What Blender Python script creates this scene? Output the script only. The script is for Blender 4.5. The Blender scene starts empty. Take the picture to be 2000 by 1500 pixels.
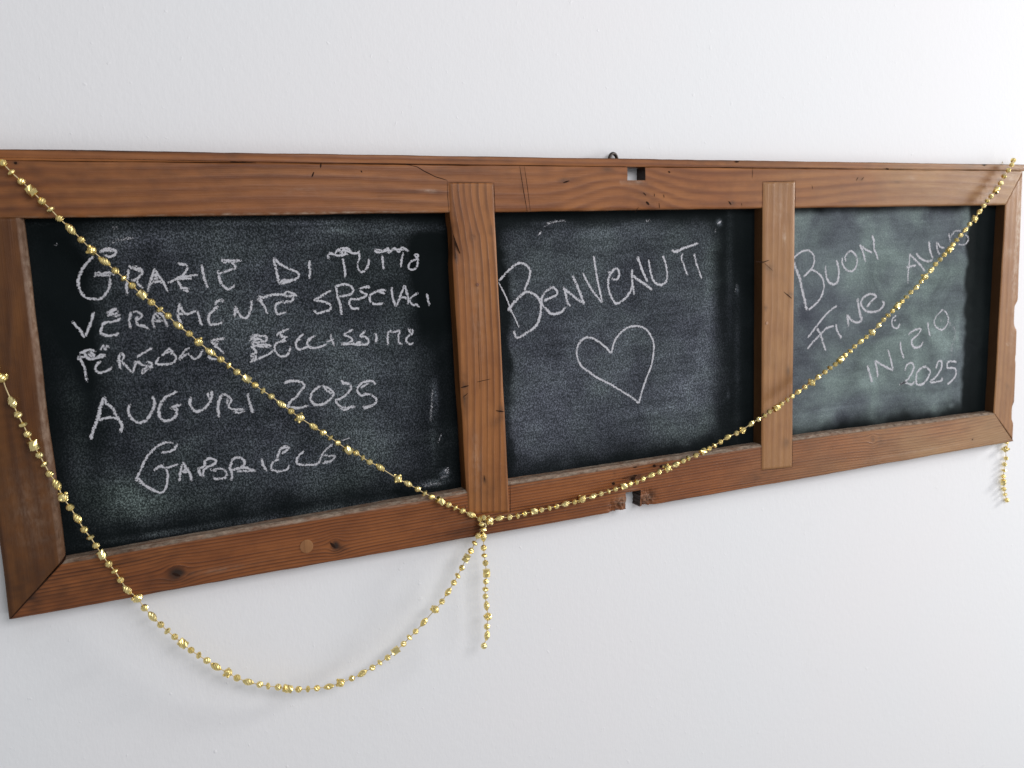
import bpy, math, random
import numpy as np
from mathutils import Vector, Matrix, noise as mnoise

random.seed(7)
rng = np.random.default_rng(7)
sc = bpy.context.scene
C = sc.collection

# ------------------------------------------------------------------ camera
# World: X to the right along the wall, Z up, Y into the wall. The front of the
# timber frame lies in the plane y = 0; units are metres.
FOC = 1697.3                      # focal length in pixels of the 2000 px wide photo
R = np.array([[0.9081768254513605, 0.03710392565630985, -0.4169390272137882],
              [-0.09298802730471262, 0.9890583027424389, -0.11452903803937238],
              [0.4081275296902514, 0.1427829558355514, 0.9016900504229799]])
CAM = np.array([0.0, -1.0, 0.0])
def to_world(v):                  # camera vector (right, down, forward) to world
    return np.array([R[:, 0] @ v, R[:, 2] @ v, -(R[:, 1] @ v)])
cam_data = bpy.data.cameras.new("camera")
cam = bpy.data.objects.new("camera", cam_data); C.objects.link(cam)
cx = to_world(np.array([1., 0, 0])); cy = to_world(np.array([0, -1., 0])); cz = to_world(np.array([0, 0, -1.]))
M = Matrix.Identity(4)
for i in range(3):
    M[i][0] = cx[i]; M[i][1] = cy[i]; M[i][2] = cz[i]; M[i][3] = CAM[i]
cam.matrix_world = M
cam_data.sensor_width = 36.0
cam_data.lens = FOC / 2000 * 36.0
cam_data.clip_start = 0.02; cam_data.clip_end = 100
cam_data.dof.use_dof = True
cam_data.dof.focus_distance = 1.08
cam_data.dof.aperture_fstop = 9.0
sc.camera = cam

def at(px, py, y=0.0):            # the point of the plane y that the photo shows at (px, py)
    d = to_world(np.array([(px - 1000) / FOC, (py - 750) / FOC, 1.0]))
    p = CAM + d * ((y + 1.0) / d[1])
    return float(p[0]), float(p[2])

# ------------------------------------------------------------------ light
world = bpy.data.worlds.new("World"); sc.world = world; world.use_nodes = True
bg = world.node_tree.nodes["Background"]
bg.inputs[0].default_value = (0.95, 0.975, 1.0, 1); bg.inputs[1].default_value = 0.40
def area(name, loc, target, sx, sy, power, col):
    l = bpy.data.lights.new(name, 'AREA'); l.shape = 'RECTANGLE'; l.size = sx; l.size_y = sy
    l.energy = power; l.color = col
    o = bpy.data.objects.new(name, l); C.objects.link(o)
    o.location = loc
    o.rotation_euler = (Vector(target) - Vector(loc)).to_track_quat('-Z', 'Y').to_euler()
    return o
area("window_light", (4.20, -0.90, 0.62), (0.9, 0.0, -0.15), 0.50, 0.62, 64.0, (1.0, 0.985, 0.96))
area("front_fill", (1.05, -2.1, 0.85), (0.8, 0.0, -0.5), 1.6, 0.9, 27.0, (0.99, 0.965, 0.97))  # added frontal fill, no such lamp is known
area("sheen_fill", (3.2, -1.75, -0.55), (0.8, 0.0, -0.5), 1.1, 1.6, 21.0, (1.0, 0.985, 0.97))  # added unseen fill that gives the right-hand wood its sheen
sc.view_settings.view_transform = 'Standard'
sc.view_settings.look = 'None'
sc.view_settings.exposure = 0.0
sc.view_settings.gamma = 1.0
sc.cycles.use_denoising = True
sc.cycles.transparent_max_bounces = 24

# ------------------------------------------------------------------ helpers
def link(o, parent=None):
    C.objects.link(o)
    if parent is not None: o.parent = parent
    return o
def empty(name, loc=(0, 0, 0)):
    o = bpy.data.objects.new(name, None); o.location = loc; o.empty_display_size = 0.05
    C.objects.link(o); return o
def mesh_obj(name, verts, faces, mat, parent=None, attrs=None, smooth=False, uv=None):
    me = bpy.data.meshes.new(name)
    me.from_pydata([tuple(v) for v in verts], [], [tuple(f) for f in faces])
    if mat is not None: me.materials.append(mat)
    for k, a in (attrs or {}).items():
        at_ = me.attributes.new(k, 'FLOAT', 'POINT')
        at_.data.foreach_set('value', np.asarray(a, dtype=np.float32))
    if uv is not None:
        at_ = me.attributes.new('st', 'FLOAT_VECTOR', 'POINT')
        at_.data.foreach_set('vector', np.asarray(uv, dtype=np.float32).ravel())
    if smooth: me.polygons.foreach_set('use_smooth', [True] * len(me.polygons))
    me.update()
    o = bpy.data.objects.new(name, me)
    return link(o, parent)

class NT:                          # small wrapper to write node trees briefly
    def __init__(s, name):
        s.m = bpy.data.materials.new(name); s.m.use_nodes = True
        s.t = s.m.node_tree; s.b = s.t.nodes["Principled BSDF"]
        s.out = s.t.nodes["Material Output"]
    def n(s, typ, **kw):
        x = s.t.nodes.new(typ)
        for k, v in kw.items(): setattr(x, k, v)
        return x
    def put(s, sock, v):
        if isinstance(v, bpy.types.NodeSocket): s.t.links.new(v, sock)
        elif v is not None: sock.default_value = v
    def attr(s, name):
        return s.n('ShaderNodeAttribute', attribute_name=name).outputs['Fac']
    def attrv(s, name):
        return s.n('ShaderNodeAttribute', attribute_name=name).outputs['Vector']
    def math(s, op, a, b=None, c=None, clamp=False):
        x = s.n('ShaderNodeMath', operation=op, use_clamp=clamp)
        for i, v in enumerate((a, b, c)):
            if v is not None: s.put(x.inputs[i], v)
        return x.outputs[0]
    def mapr(s, v, a, b, c=0.0, d=1.0, smooth=False):
        x = s.n('ShaderNodeMapRange', interpolation_type='SMOOTHSTEP' if smooth else 'LINEAR')
        s.put(x.inputs[0], v)
        for i, q in enumerate((a, b, c, d)): s.put(x.inputs[i + 1], q)
        return x.outputs[0]
    def mix(s, f, a, b, blend='MIX'):
        x = s.n('ShaderNodeMix', data_type='RGBA', blend_type=blend)
        s.put(x.inputs[0], f); s.put(x.inputs[6], a); s.put(x.inputs[7], b)
        return x.outputs[2]
    def scale(s, vec, sc3):
        x = s.n('ShaderNodeVectorMath', operation='MULTIPLY')
        s.put(x.inputs[0], vec); s.put(x.inputs[1], sc3); return x.outputs[0]
    def noise(s, vec, scale, detail=2.0, rough=0.5, dist=0.0):
        x = s.n('ShaderNodeTexNoise')
        s.put(x.inputs['Vector'], vec); x.inputs['Scale'].default_value = scale
        x.inputs['Detail'].default_value = detail; x.inputs['Roughness'].default_value = rough
        x.inputs['Distortion'].default_value = dist
        return x.outputs[0]
    def bump(s, h, strength, dist, normal=None):
        x = s.n('ShaderNodeBump'); s.put(x.inputs['Height'], h)
        x.inputs['Strength'].default_value = strength; x.inputs['Distance'].default_value = dist
        if normal is not None: s.put(x.inputs['Normal'], normal)
        return x.outputs[0]

# ------------------------------------------------------------------ materials
def wood_material(name, light, mid, dark, line, ring_amt, fib=1.0, rough=(0.36, 0.50), spec=0.29, soft=False):
    k = NT(name)
    st = k.attrv('st'); ring = k.attr('ring'); stain_shade = k.attr('stain_shade'); raw = k.attr('raw'); lum = k.attr('lum'); ble = k.attr('bleach_sheen')
    fib1 = k.noise(k.scale(st, (22, 900, 900)), 1.0, 3, 0.6)
    fib2 = k.noise(k.scale(st, (60, 2600, 2600)), 1.0, 2, 0.5)
    blot = k.noise(k.scale(st, (6, 22, 22)), 1.0, 4, 0.6)
    blot2 = k.noise(k.scale(st, (28, 40, 40)), 1.0, 3, 0.6)
    wob = k.math('MULTIPLY_ADD', k.noise(k.scale(st, (10, 60, 60)), 1.0, 2), 0.35, -0.17)
    fr = k.math('FRACT', k.math('ADD', ring, wob))
    up = k.mapr(fr, 0.0 if not soft else 0.0, 0.80 if not soft else 0.62, 0.0, 1.0, True)
    dn = k.mapr(fr, 0.90 if not soft else 0.70, 1.0, 1.0, 0.0, True)
    late = k.math('MULTIPLY', k.math('POWER', up, 3.0 if not soft else 1.8), dn)
    # each ring has its own strength
    ringid = k.noise(k.scale(st, (3, 140, 140)), 1.0, 1)
    late = k.math('MULTIPLY', late, k.mapr(ringid, 0.3, 0.7, 0.35, 1.15))
    late = k.math('MULTIPLY', late, k.mapr(ble, 0.0, 0.8, 1.0, 0.25))
    base = k.mix(k.mapr(blot, 0.32, 0.68), mid, light)
    base = k.mix(k.math('MULTIPLY', k.mapr(blot2, 0.45, 0.75), 0.45), base, dark)
    base = k.mix(ble, base, k.mix(k.mapr(blot, 0.3, 0.7), (0.28, 0.170, 0.070, 1), (0.39, 0.250, 0.112, 1)))  # paler tan: bleached wood and sheen put into the colour
    base = k.mix(k.math('MULTIPLY', late, ring_amt, clamp=True), base, line)
    f = k.math('MULTIPLY', k.mapr(fib1, 0.35, 0.75), 0.30 * fib, clamp=True)
    base = k.mix(f, base, dark)
    f2 = k.math('MULTIPLY', k.mapr(fib2, 0.5, 0.8), 0.22 * fib, clamp=True)
    base = k.mix(f2, base, light)
    # rough unvarnished wood on worn edges
    rawc = k.mix(k.mapr(k.noise(k.scale(st, (90, 260, 260)), 1.0, 4, 0.7), 0.35, 0.65), (0.10, 0.065, 0.045, 1), (0.34, 0.27, 0.21, 1))
    rawf = k.math('MULTIPLY', raw, k.mapr(k.noise(k.scale(st, (50, 300, 300)), 1.0, 3, 0.6), 0.30, 0.55, 0.45, 1.0), clamp=True)
    base = k.mix(rawf, base, rawc)
    # stains and painted-in shade: >0 dark brown, lum: pale wear
    base = k.mix(k.math('MULTIPLY', stain_shade, 1.0, clamp=True), base, (0.020, 0.010, 0.006, 1))
    pale = k.math('MULTIPLY', lum, k.mapr(k.noise(k.scale(st, (120, 320, 320)), 1.0, 4, 0.65), 0.4, 0.6, 0.3, 1.0), clamp=True)
    base = k.mix(pale, base, (0.50, 0.38, 0.29, 1))
    k.put(k.b.inputs['Base Color'], base)
    rr = k.mapr(fib1, 0.3, 0.7, rough[0], rough[1])
    rr = k.math('ADD', rr, k.math('MULTIPLY', rawf, 0.35), clamp=True)
    k.put(k.b.inputs['Roughness'], rr)
    k.b.inputs['Specular IOR Level'].default_value = spec
    h = k.math('ADD', k.math('MULTIPLY', fib1, 0.6), k.math('MULTIPLY', late, 0.6))
    h = k.math('ADD', h, k.math('MULTIPLY', blot2, 0.8))
    h = k.math('ADD', h, k.math('MULTIPLY', k.math('MULTIPLY', raw, fib2), 2.5))
    k.put(k.b.inputs['Normal'], k.bump(h, 0.55, 0.0007))
    return k.m

W_TOP = wood_material("varnished_pine_top", (0.325, 0.123, 0.034, 1), (0.240, 0.081, 0.022, 1), (0.120, 0.037, 0.010, 1), (0.129, 0.037, 0.010, 1), 0.75, soft=True)
W_BOT = wood_material("varnished_pine_bottom", (0.308, 0.104, 0.028, 1), (0.206, 0.064, 0.018, 1), (0.103, 0.030, 0.009, 1), (0.072, 0.020, 0.006, 1), 0.80)
W_MUL = wood_material("varnished_pine_mullion", (0.343, 0.137, 0.039, 1), (0.257, 0.093, 0.026, 1), (0.146, 0.048, 0.013, 1), (0.072, 0.022, 0.006, 1), 0.70)
W_SMO = wood_material("varnished_beech_smooth", (0.335, 0.155, 0.057, 1), (0.265, 0.115, 0.039, 1), (0.154, 0.058, 0.019, 1), (0.137, 0.049, 0.016, 1), 0.30, fib=0.6, soft=True)
W_STL = wood_material("varnished_pine_stile", (0.151, 0.057, 0.013, 1), (0.096, 0.032, 0.007, 1), (0.045, 0.014, 0.004, 1), (0.054, 0.017, 0.004, 1), 0.60, soft=True)

def simple(name, col, rough=0.5, metal=0.0, spec=0.5):
    k = NT(name); k.b.inputs['Base Color'].default_value = (*col, 1)
    k.b.inputs['Roughness'].default_value = rough; k.b.inputs['Metallic'].default_value = metal
    k.b.inputs['Specular IOR Level'].default_value = spec
    return k.m
GOUGE = simple("bare_dark_gouge", (0.022, 0.010, 0.006), 0.9, spec=0.1)
IRON = simple("blackened_iron", (0.05, 0.042, 0.038), 0.45, 0.8)
CORD = simple("gold_thread", (0.62, 0.50, 0.28), 0.45, 0.4)
PLUGM = wood_material("pale_plug_wood", (0.33, 0.16, 0.065, 1), (0.27, 0.12, 0.046, 1), (0.15, 0.06, 0.024, 1), (0.14, 0.05, 0.02, 1), 0.3)

def gold(name, col, rough):
    k = NT(name)
    g = k.n('ShaderNodeNewGeometry'); inf = k.n('ShaderNodeObjectInfo')
    nz = k.noise(k.n('ShaderNodeTexCoord').outputs['Object'], 700.0, 2)
    c = k.mix(k.mapr(inf.outputs['Random'], 0, 1, 0.0, 1.0), (*col, 1), (col[0] * 0.96, col[1] * 0.90, col[2] * 0.75, 1))
    c = k.mix(k.math('MULTIPLY', k.mapr(nz, 0.55, 0.7), 0.35), c, (0.42, 0.30, 0.08, 1))
    k.put(k.b.inputs['Base Color'], c)
    k.b.inputs['Metallic'].default_value = 1.0
    k.put(k.b.inputs['Roughness'], k.mapr(nz, 0.3, 0.7, rough, rough + 0.12))
    return k.m
GOLD = gold("gold_plated_plastic", (0.91, 0.76, 0.36), 0.20)

def wall_material():
    k = NT("painted_plaster")
    co = k.n('ShaderNodeTexCoord').outputs['Object']
    big = k.noise(co, 2.2, 3, 0.5); mid = k.noise(co, 14.0, 4, 0.6)
    fine = k.noise(k.scale(co, (1.0, 1.0, 0.45)), 330.0, 3, 0.55)
    sp = k.noise(co, 95.0, 2, 0.5)
    c = k.mix(k.mapr(big, 0.35, 0.65), (0.785, 0.778, 0.795, 1), (0.772, 0.780, 0.800, 1))
    c = k.mix(k.math('MULTIPLY', k.mapr(mid, 0.62, 0.8), 0.10), c, (0.64, 0.63, 0.61, 1))
    k.put(k.b.inputs['Base Color'], c)
    k.b.inputs['Roughness'].default_value = 0.72
    k.b.inputs['Specular IOR Level'].default_value = 0.25
    h = k.math('ADD', k.math('MULTIPLY', fine, 0.5), k.math('MULTIPLY', sp, 0.8))
    h = k.math('ADD', h, k.math('MULTIPLY', k.mapr(sp, 0.70, 0.80), 1.2))
    k.put(k.b.inputs['Normal'], k.bump(h, 0.40, 0.0007))
    return k.m

def board_material():
    k = NT("blackboard_paint")
    st = k.attrv('st'); dust_sheen = k.attr('dust_sheen'); hue = k.attr('hue'); soft = k.attr('soft')
    g1 = k.noise(k.scale(st, (1.0, 1.0, 0.8)), 600.0, 2, 0.6, 0.6)
    g2 = k.noise(k.scale(st, (1.0, 1.0, 0.8)), 260.0, 3, 0.6)
    wipe = k.noise(k.scale(st, (11, 1, 110)), 1.0, 5, 0.65, 0.4)
    cloud = k.noise(st, 14.0, 5, 0.62, 0.5)
    d = k.math('MULTIPLY', dust_sheen, k.mapr(cloud, 0.28, 0.72, 0.50, 1.35))
    d = k.math('MULTIPLY', d, k.mapr(wipe, 0.3, 0.7, k.mapr(soft, 0, 1, 0.72, 0.92), k.mapr(soft, 0, 1, 1.25, 1.08)))
    thr = k.mapr(g1, 0.46, 0.63, 0.0, 1.0, True)
    thr2 = k.mapr(g2, 0.45, 0.68, 0.0, 1.0)
    grain = k.math('ADD', k.math('MULTIPLY', thr, 0.85), k.math('MULTIPLY', thr2, 0.25))
    gg = k.n('ShaderNodeMix', data_type='FLOAT'); k.put(gg.inputs[0], soft); k.put(gg.inputs[2], k.math('ADD', grain, 0.14)); gg.inputs[3].default_value = 0.62
    cov = k.math('MULTIPLY', d, gg.outputs[0], clamp=True)
    base = k.mix(k.mapr(cloud, 0.3, 0.7), (0.0035, 0.0055, 0.0060, 1), (0.0060, 0.0085, 0.0095, 1))
    chalk = k.mix(k.math('ADD', hue, k.mapr(cloud, 0.35, 0.65, -0.25, 0.25), clamp=True), (0.35, 0.38, 0.47, 1), (0.33, 0.415, 0.405, 1))
    k.put(k.b.inputs['Base Color'], k.mix(cov, base, chalk))
    k.put(k.b.inputs['Roughness'], k.mapr(cov, 0.0, 0.4, 0.55, 0.85))
    k.b.inputs['Specular IOR Level'].default_value = 0.02
    k.put(k.b.inputs['Normal'], k.bump(k.math('ADD', g1, k.math('MULTIPLY', g2, 0.5)), 0.45, 0.0006))
    return k.m

def chalk_material(name, col, den):
    k = NT(name)
    co = k.n('ShaderNodeTexCoord').outputs['Object']
    core = k.attr('core'); press = k.attr('press')
    g1 = k.noise(k.scale(co, (1.0, 0.0, 1.0)), 520.0, 3, 0.65, 0.8)
    g2 = k.noise(k.scale(co, (1.0, 0.0, 1.0)), 1500.0, 2, 0.5)
    g = k.math('ADD', k.math('MULTIPLY', g1, 0.75), k.math('MULTIPLY', g2, 0.25))
    v = k.math('ADD', g, k.math('MULTIPLY', k.math('POWER', core, 0.7), k.math('MULTIPLY', press, den)))
    a = k.mapr(v, 0.575, 0.635, 0.0, 1.0, True)
    a = k.math('MULTIPLY', a, k.mapr(core, 0.02, 0.22))
    a = k.math('MULTIPLY', a, k.mapr(press, 0.0, 0.8, 0.35, 0.95), clamp=True)
    k.b.inputs['Base Color'].default_value = (*col, 1)
    k.b.inputs['Roughness'].default_value = 0.95
    k.b.inputs['Specular IOR Level'].default_value = 0.1
    k.put(k.b.inputs['Alpha'], a)
    return k.m
WALLM = wall_material(); BOARDM = board_material()
CHALK = chalk_material("white_chalk", (0.52, 0.52, 0.56), 0.215)

# ------------------------------------------------------------------ wall
YW = 0.0215                        # wall surface behind the frame
def wall():
    n = 2
    v = [(-2.2, YW, -2.4), (5.2, YW, -2.4), (5.2, YW, 2.2), (-2.2, YW, 2.2),
         (-2.2, YW + .12, -2.4), (5.2, YW + .12, -2.4), (5.2, YW + .12, 2.2), (-2.2, YW + .12, 2.2)]
    f = [(0, 1, 2, 3), (5, 4, 7, 6), (4, 5, 1, 0), (3, 2, 6, 7), (4, 0, 3, 7), (1, 5, 6, 2)]
    o = mesh_obj('wall', v, f, WALLM); o['kind'] = 'structure'
    return o
wall()

# ------------------------------------------------------------------ the framed blackboard
YB = 0.0175                        # surface of the black panels
YR = 0.0211                        # back of the frame
XL, XR, ZT, ZB = -0.1277, 1.4178, 0.1245, -0.3505
board = empty('framed_chalkboard', (0.645, YW, ZB))
board['label'] = 'long rustic wooden frame on the white wall holding three chalk-written blackboard panels'
board['category'] = 'chalkboard'
BO = board.location.copy()
def W(v):                          # world point to the board's local frame
    return (v[0] - BO.x, v[1] - BO.y, v[2] - BO.z)

def smooth_noise(x, seed, f):
    return np.array([mnoise.noise(Vector((float(a) * f, seed * 7.31, 0.5))) for a in np.ravel(x)]).reshape(np.shape(x))

def plank(name, corners, ns, nt, mat, grain, y0=0.0, y1=YR, holes=(), bev=None, bevd=0.0009,
          extra_s=(), extra_t=(), wob=(0.0004, 25.), side_raw=(0, 0, 0, 0), stain_shade=None, wear=None, long_x=True, tweak=None, label=None, bleach_sheen=None, side_paint_shade=(0, 0, 0, 0)):
    """corners TL, TR, BR, BL in (X, Z). s runs TL->TR, t runs TL->BL. bev = (top, right, bottom, left) as
    (width, depth). The front is a fine grid, its boundary is extruded back to y1."""
    TL, TR, BR, BL = [np.array(c, float) for c in corners]
    Ls = max(np.linalg.norm(TR - TL), 1e-6); Lt = max(np.linalg.norm(BL - TL), 1e-6)
    bev = bev or ((0.0010, bevd),) * 4
    def spaced(n, L, b0, b1, extra):
        base = list(np.linspace(0, 1, n + 1))
        base += [b0 / L, b0 / L * 0.45, 1 - b1 / L, 1 - b1 / L * 0.45] + list(extra)
        base = sorted(set(round(v, 6) for v in base if 0 <= v <= 1))
        keep = [base[0]]
        prot = set([0.0, 1.0] + [round(e, 6) for e in extra] + [round(b0 / L, 6), round(1 - b1 / L, 6)])
        for v in base[1:]:
            if v - keep[-1] < 0.35 / n and v not in prot: continue
            keep.append(v)
        return np.array(keep)
    ss = spaced(ns, Ls, bev[3][0], bev[1][0], extra_s); tt = spaced(nt, Lt, bev[0][0], bev[2][0], extra_t)
    S, T = np.meshgrid(ss, tt)                     # rows = t
    X = (TL[0] * (1 - S) + TR[0] * S) * (1 - T) + (BL[0] * (1 - S) + BR[0] * S) * T
    Z = (TL[1] * (1 - S) + TR[1] * S) * (1 - T) + (BL[1] * (1 - S) + BR[1] * S) * T
    seed = sum(map(ord, name)) % 97 + len(bpy.data.objects) * 0.37
    # a slightly uneven outline
    edge = smooth_noise(X[0], seed, wob[1]) * wob[0] + smooth_noise(X[0], seed + 3, wob[1] * 5) * wob[0] * .5
    edge2 = smooth_noise(X[-1], seed + 1, wob[1]) * wob[0] + smooth_noise(X[-1], seed + 5, wob[1] * 5) * wob[0] * .5
    edl = smooth_noise(Z[:, 0], seed + 2, wob[1]) * wob[0]; edr = smooth_noise(Z[:, -1], seed + 4, wob[1]) * wob[0]
    Z = Z + edge[None, :] * (1 - T) ** 6 + edge2[None, :] * T ** 6
    X = X + edl[:, None] * (1 - S) ** 6 + edr[:, None] * S ** 6
    # distance to each side, for the rounded or chamfered arris
    Y = np.zeros_like(X)
    for dist, (w, dd) in ((T * Lt, bev[0]), ((1 - S) * Ls, bev[1]), ((1 - T) * Lt, bev[2]), (S * Ls, bev[3])):
        q = np.clip(1 - dist / w, 0, 1)
        Y = np.maximum(Y, dd * q ** 1.6)
    Y = Y + y0
    nrow, ncol = X.shape
    keepc = np.ones((nrow - 1, ncol - 1), bool)
    sc_ = (ss[:-1] + ss[1:]) / 2; tc_ = (tt[:-1] + tt[1:]) / 2
    for (a, b, c, d) in holes:
        keepc[np.ix_((tc_ > c) & (tc_ < d), (sc_ > a) & (sc_ < b))] = False
    if tweak: X, Y, Z = tweak(X, Y, Z, S, T)
    idx = np.arange(nrow * ncol).reshape(nrow, ncol)
    faces = []
    for r in range(nrow - 1):
        for c in range(ncol - 1):
            if keepc[r, c]: faces.append((idx[r, c], idx[r + 1, c], idx[r + 1, c + 1], idx[r, c + 1]))
    U = X if long_x else -Z; V = Z if long_x else X
    ringv, stv = grain(U, V)
    st_ = stv.copy()
    if stain_shade is not None: st_ = st_ + stain_shade(X, Z)
    lum = wear(X, Z) if wear is not None else np.zeros_like(X)
    raw = np.zeros_like(X)
    for dist, (w, dd), rw in ((T * Lt, bev[0], side_raw[0]), ((1 - S) * Ls, bev[1], side_raw[1]), ((1 - T) * Lt, bev[2], side_raw[2]), (S * Ls, bev[3], side_raw[3])):
        raw = np.maximum(raw, rw * (np.clip(1 - dist / (w * 1.05), 0, 1) > 0))
    verts = np.stack([X.ravel(), Y.ravel(), Z.ravel()], 1).tolist()
    A = dict(ring=list(ringv.ravel()), stain_shade=list(np.clip(st_, 0, 1).ravel()), raw=list(raw.ravel()), lum=list(np.clip(lum, 0, 1).ravel()))
    A['bleach_sheen'] = list(np.clip(bleach_sheen(X, Z), 0, 1).ravel()) if bleach_sheen else [0.0] * X.size
    uv = [(u, v, 0.0) for u, v in zip(U.ravel(), V.ravel())]
    # boundary
    edges = {}
    for f in faces:
        for i in range(4):
            e = (f[i], f[(i + 1) % 4])
            if (e[1], e[0]) in edges: del edges[(e[1], e[0])]
            else: edges[e] = 1
    dup = {}
    def back(i, lvl):
        if (i, lvl) not in dup:
            v = verts[i]; r, c = divmod(i, ncol)
            dup[(i, lvl)] = len(verts)
            yy = v[1] if lvl == 0 else y1
            verts.append([v[0], yy, v[2]])
            A['ring'].append(A['ring'][i] + (0.0 if lvl == 0 else 0.5)); A['lum'].append(A['lum'][i] * .5); A['bleach_sheen'].append(A['bleach_sheen'][i] * .5)
            rw = 0.0
            if r == 0: rw = side_raw[0]
            elif r == nrow - 1: rw = side_raw[2]
            elif c == ncol - 1: rw = side_raw[1]
            elif c == 0: rw = side_raw[3]
            A['raw'].append(rw)
            sd_ = .93  # sides of holes darkened in colour for the shade inside
            if r == 0: sd_ = side_paint_shade[0]  # outer sides: dark paint plus their shade put into the colour
            elif r == nrow - 1: sd_ = side_paint_shade[2]
            elif c == ncol - 1: sd_ = side_paint_shade[1]
            elif c == 0: sd_ = side_paint_shade[3]
            A['stain_shade'].append(max(sd_, A['stain_shade'][i] * .7))
            uv.append((uv[i][0], uv[i][1], yy * 1.0) if True else None)
        return dup[(i, lvl)]
    nf = len(faces)
    for (a, b) in list(edges):
        faces.append((back(b, 0), back(a, 0), back(a, 1), back(b, 1)))
    o = mesh_obj(name, [W(v) for v in verts], faces, mat, board, A, uv=uv)
    me = o.data
    sm = [True] * nf + [False] * (len(faces) - nf)
    me.polygons.foreach_set('use_smooth', sm)
    # keep the arris between face and side crisp
    if label: o['label'] = label
    return o

def field(freq, slope=0.0, knots=(), arches=(), wave=0.0006, wf=4.0, seed=1.0, off=0.0, lens=()):
    """ring coordinate of a board: lines run along u, bend round knots and rise in arches"""
    def g(U, V):
        v = V + slope * U + off
        nz = np.array([mnoise.noise(Vector((float(a) * wf, float(b) * wf * 3, seed))) for a, b in zip(U.ravel(), V.ravel())]).reshape(U.shape)
        v = v + wave * nz
        for (uc, w, amp, vc, vw) in arches:
            v = v + amp * np.exp(-((U - uc) / w) ** 2) * np.exp(-((V - vc) / vw) ** 2)
        st = np.zeros_like(U)
        for (uk, vk, rad, asp, dark) in knots:
            du = (U - uk) / asp; dv = V - vk
            d2 = du * du + dv * dv
            v = v - dv * np.minimum(rad * rad * 1.6 / (d2 + rad * rad * 0.35), 0.9)
            ins = np.clip(1.25 - np.sqrt(d2) / rad, 0, 1)
            st = np.maximum(st, dark * ins ** 0.8)
        return v * freq, st
    return g
def blobs(lst):                     # stains and painted shade: (px, py, rx, rz, amount) at the frame's front
    pts = [(*at(px, py), rx, rz, a) for (px, py, rx, rz, a) in lst]
    def f(X, Z):
        s = np.zeros_like(X)
        for (x, z, rx, rz, a) in pts:
            s = s + a * np.exp(-((X - x) / rx) ** 2 - ((Z - z) / rz) ** 2)
        if len(pts):
            nz = np.array([mnoise.noise(Vector((float(p) * 90, float(q) * 160, 3.3))) for p, q in zip(X.ravel(), Z.ravel())]).reshape(X.shape)
            s = s * np.clip(0.9 + 0.9 * nz, 0, 2)
        return s
    return f

def grad(a0, a1, b0, b1):
    """bleached, thinly varnished wood with sheen painted in: patchy, from a0 at X=.7 to a1 at X=1.4 (None = constant)"""
    def f(X, Z):
        nz = np.array([mnoise.fractal(Vector((float(p) * 7, float(q) * 14, 4.4)), 1, 2, 3) for p, q in zip(X.ravel(), Z.ravel())]).reshape(X.shape)
        return (b0 + (a1 - b0) * np.clip((X - .75) / .65, 0, 1)) * (1 + .8 * nz) if b1 < 0 else (b0 + .0 * X) * (1 + .8 * nz)
    return f
zs = 0.1135                         # seam between the thin upper lath and the rail
zo = 0.0582                         # underside of the top rail
def lath_dark(l):
    g = blobs(l)
    return lambda X, Z: g(X, Z) + .75 * np.clip(1 - (ZT - Z) / .0018, 0, 1)  # stains plus a thin darker line along the top edge
# thin lath along the top
plank('top_lath', [(XL, ZT), (XR, ZT - .0004), (XR, zs + .0008), (XL, zs + .0005)], 260, 4, W_TOP,
      field(150, 0.01, wave=0.002, wf=6, seed=2.2), y0=0.0001, wob=(0.0005, 14.), bev=((0.0012, 0.0009), (0.001, 0.001), (0.0004, 0.0002), (0.001, 0.001)), bleach_sheen=grad(0, .45, 0, -1), extra_t=(.10, .17),
      stain_shade=lath_dark([(940, 313, .05, .003, .35), (1420, 318, .09, .004, .35), (455, 302, .008, .004, .5), (200, 296, .1, .003, .25), (1900, 324, .02, .004, .3)]))
# top rail with the mortise hole under the lath
hx0, hz0 = at(1226, 352); hx1, hz1 = at(1261, 352)
TRc = [(XL, zs), (XR - .0480 + .0480 * 0.15, zs), (at(1964, 400)[0], zo), (XL, zo)]
TRc[1] = (XR - .0075, zs)
def s_of(x):
    xr = TRc[2][0]
    return (x - XL) / (xr - XL)
kx, kz = at(1235, 395)
k2x, k2z = at(1000, 342)
def trtweak(X, Y, Z, S, T):
    # square ends everywhere but at the mitre
    xb = TRc[2][0]; cur = XL * (1 - S) + (TRc[1][0] * (1 - T) + xb * T) * S
    X = X - cur + XL + (xb - XL) * S + (TRc[1][0] - xb) * (1 - T) * np.clip((S - .93) / .07, 0, 1)
    # ragged lip of the mortise, shallow wear below it
    d = np.hypot((X - (hx0 + hx1) / 2) / 0.020, (Z - (zs + hz0) / 2) / 0.012)
    Y = Y + 0.0010 * np.exp(-((d - 1.1) / 0.35) ** 2) * (0.5 + 0.5 * np.sin(X * 900))
    return X, Y, Z
trstain_shade = blobs([(60, 350, .22, .08, .16), (420, 330, .18, .02, .10), (0, 380, .08, .05, .12), (780, 400, .06, .01, .14), (870, 340, .02, .03, .15), (980, 345, .02, .02, .15), (1185, 330, .012, .004, .35), (1245, 358, .016, .005, .30), (1100, 352, .006, .003, .5), (1110, 350, .012, .0015, .35), (1430, 397, .004, .003, .7),  # broad left blobs put the dimmer left light into the colour
                 (1265, 397, .016, .006, .28), (1258, 378, .012, .006, .25), (30, 318, .003, .002, .9), (1680, 350, .006, .003, .4),
                 (1020, 370, .002, .03, .30), (700, 362, .03, .004, .15), (820, 375, .035, .002, .3), (0, 415, .05, .006, .25), (930, 330, .05, .004, .2),
                 (1750, 355, .012, .002, .35)])
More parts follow.
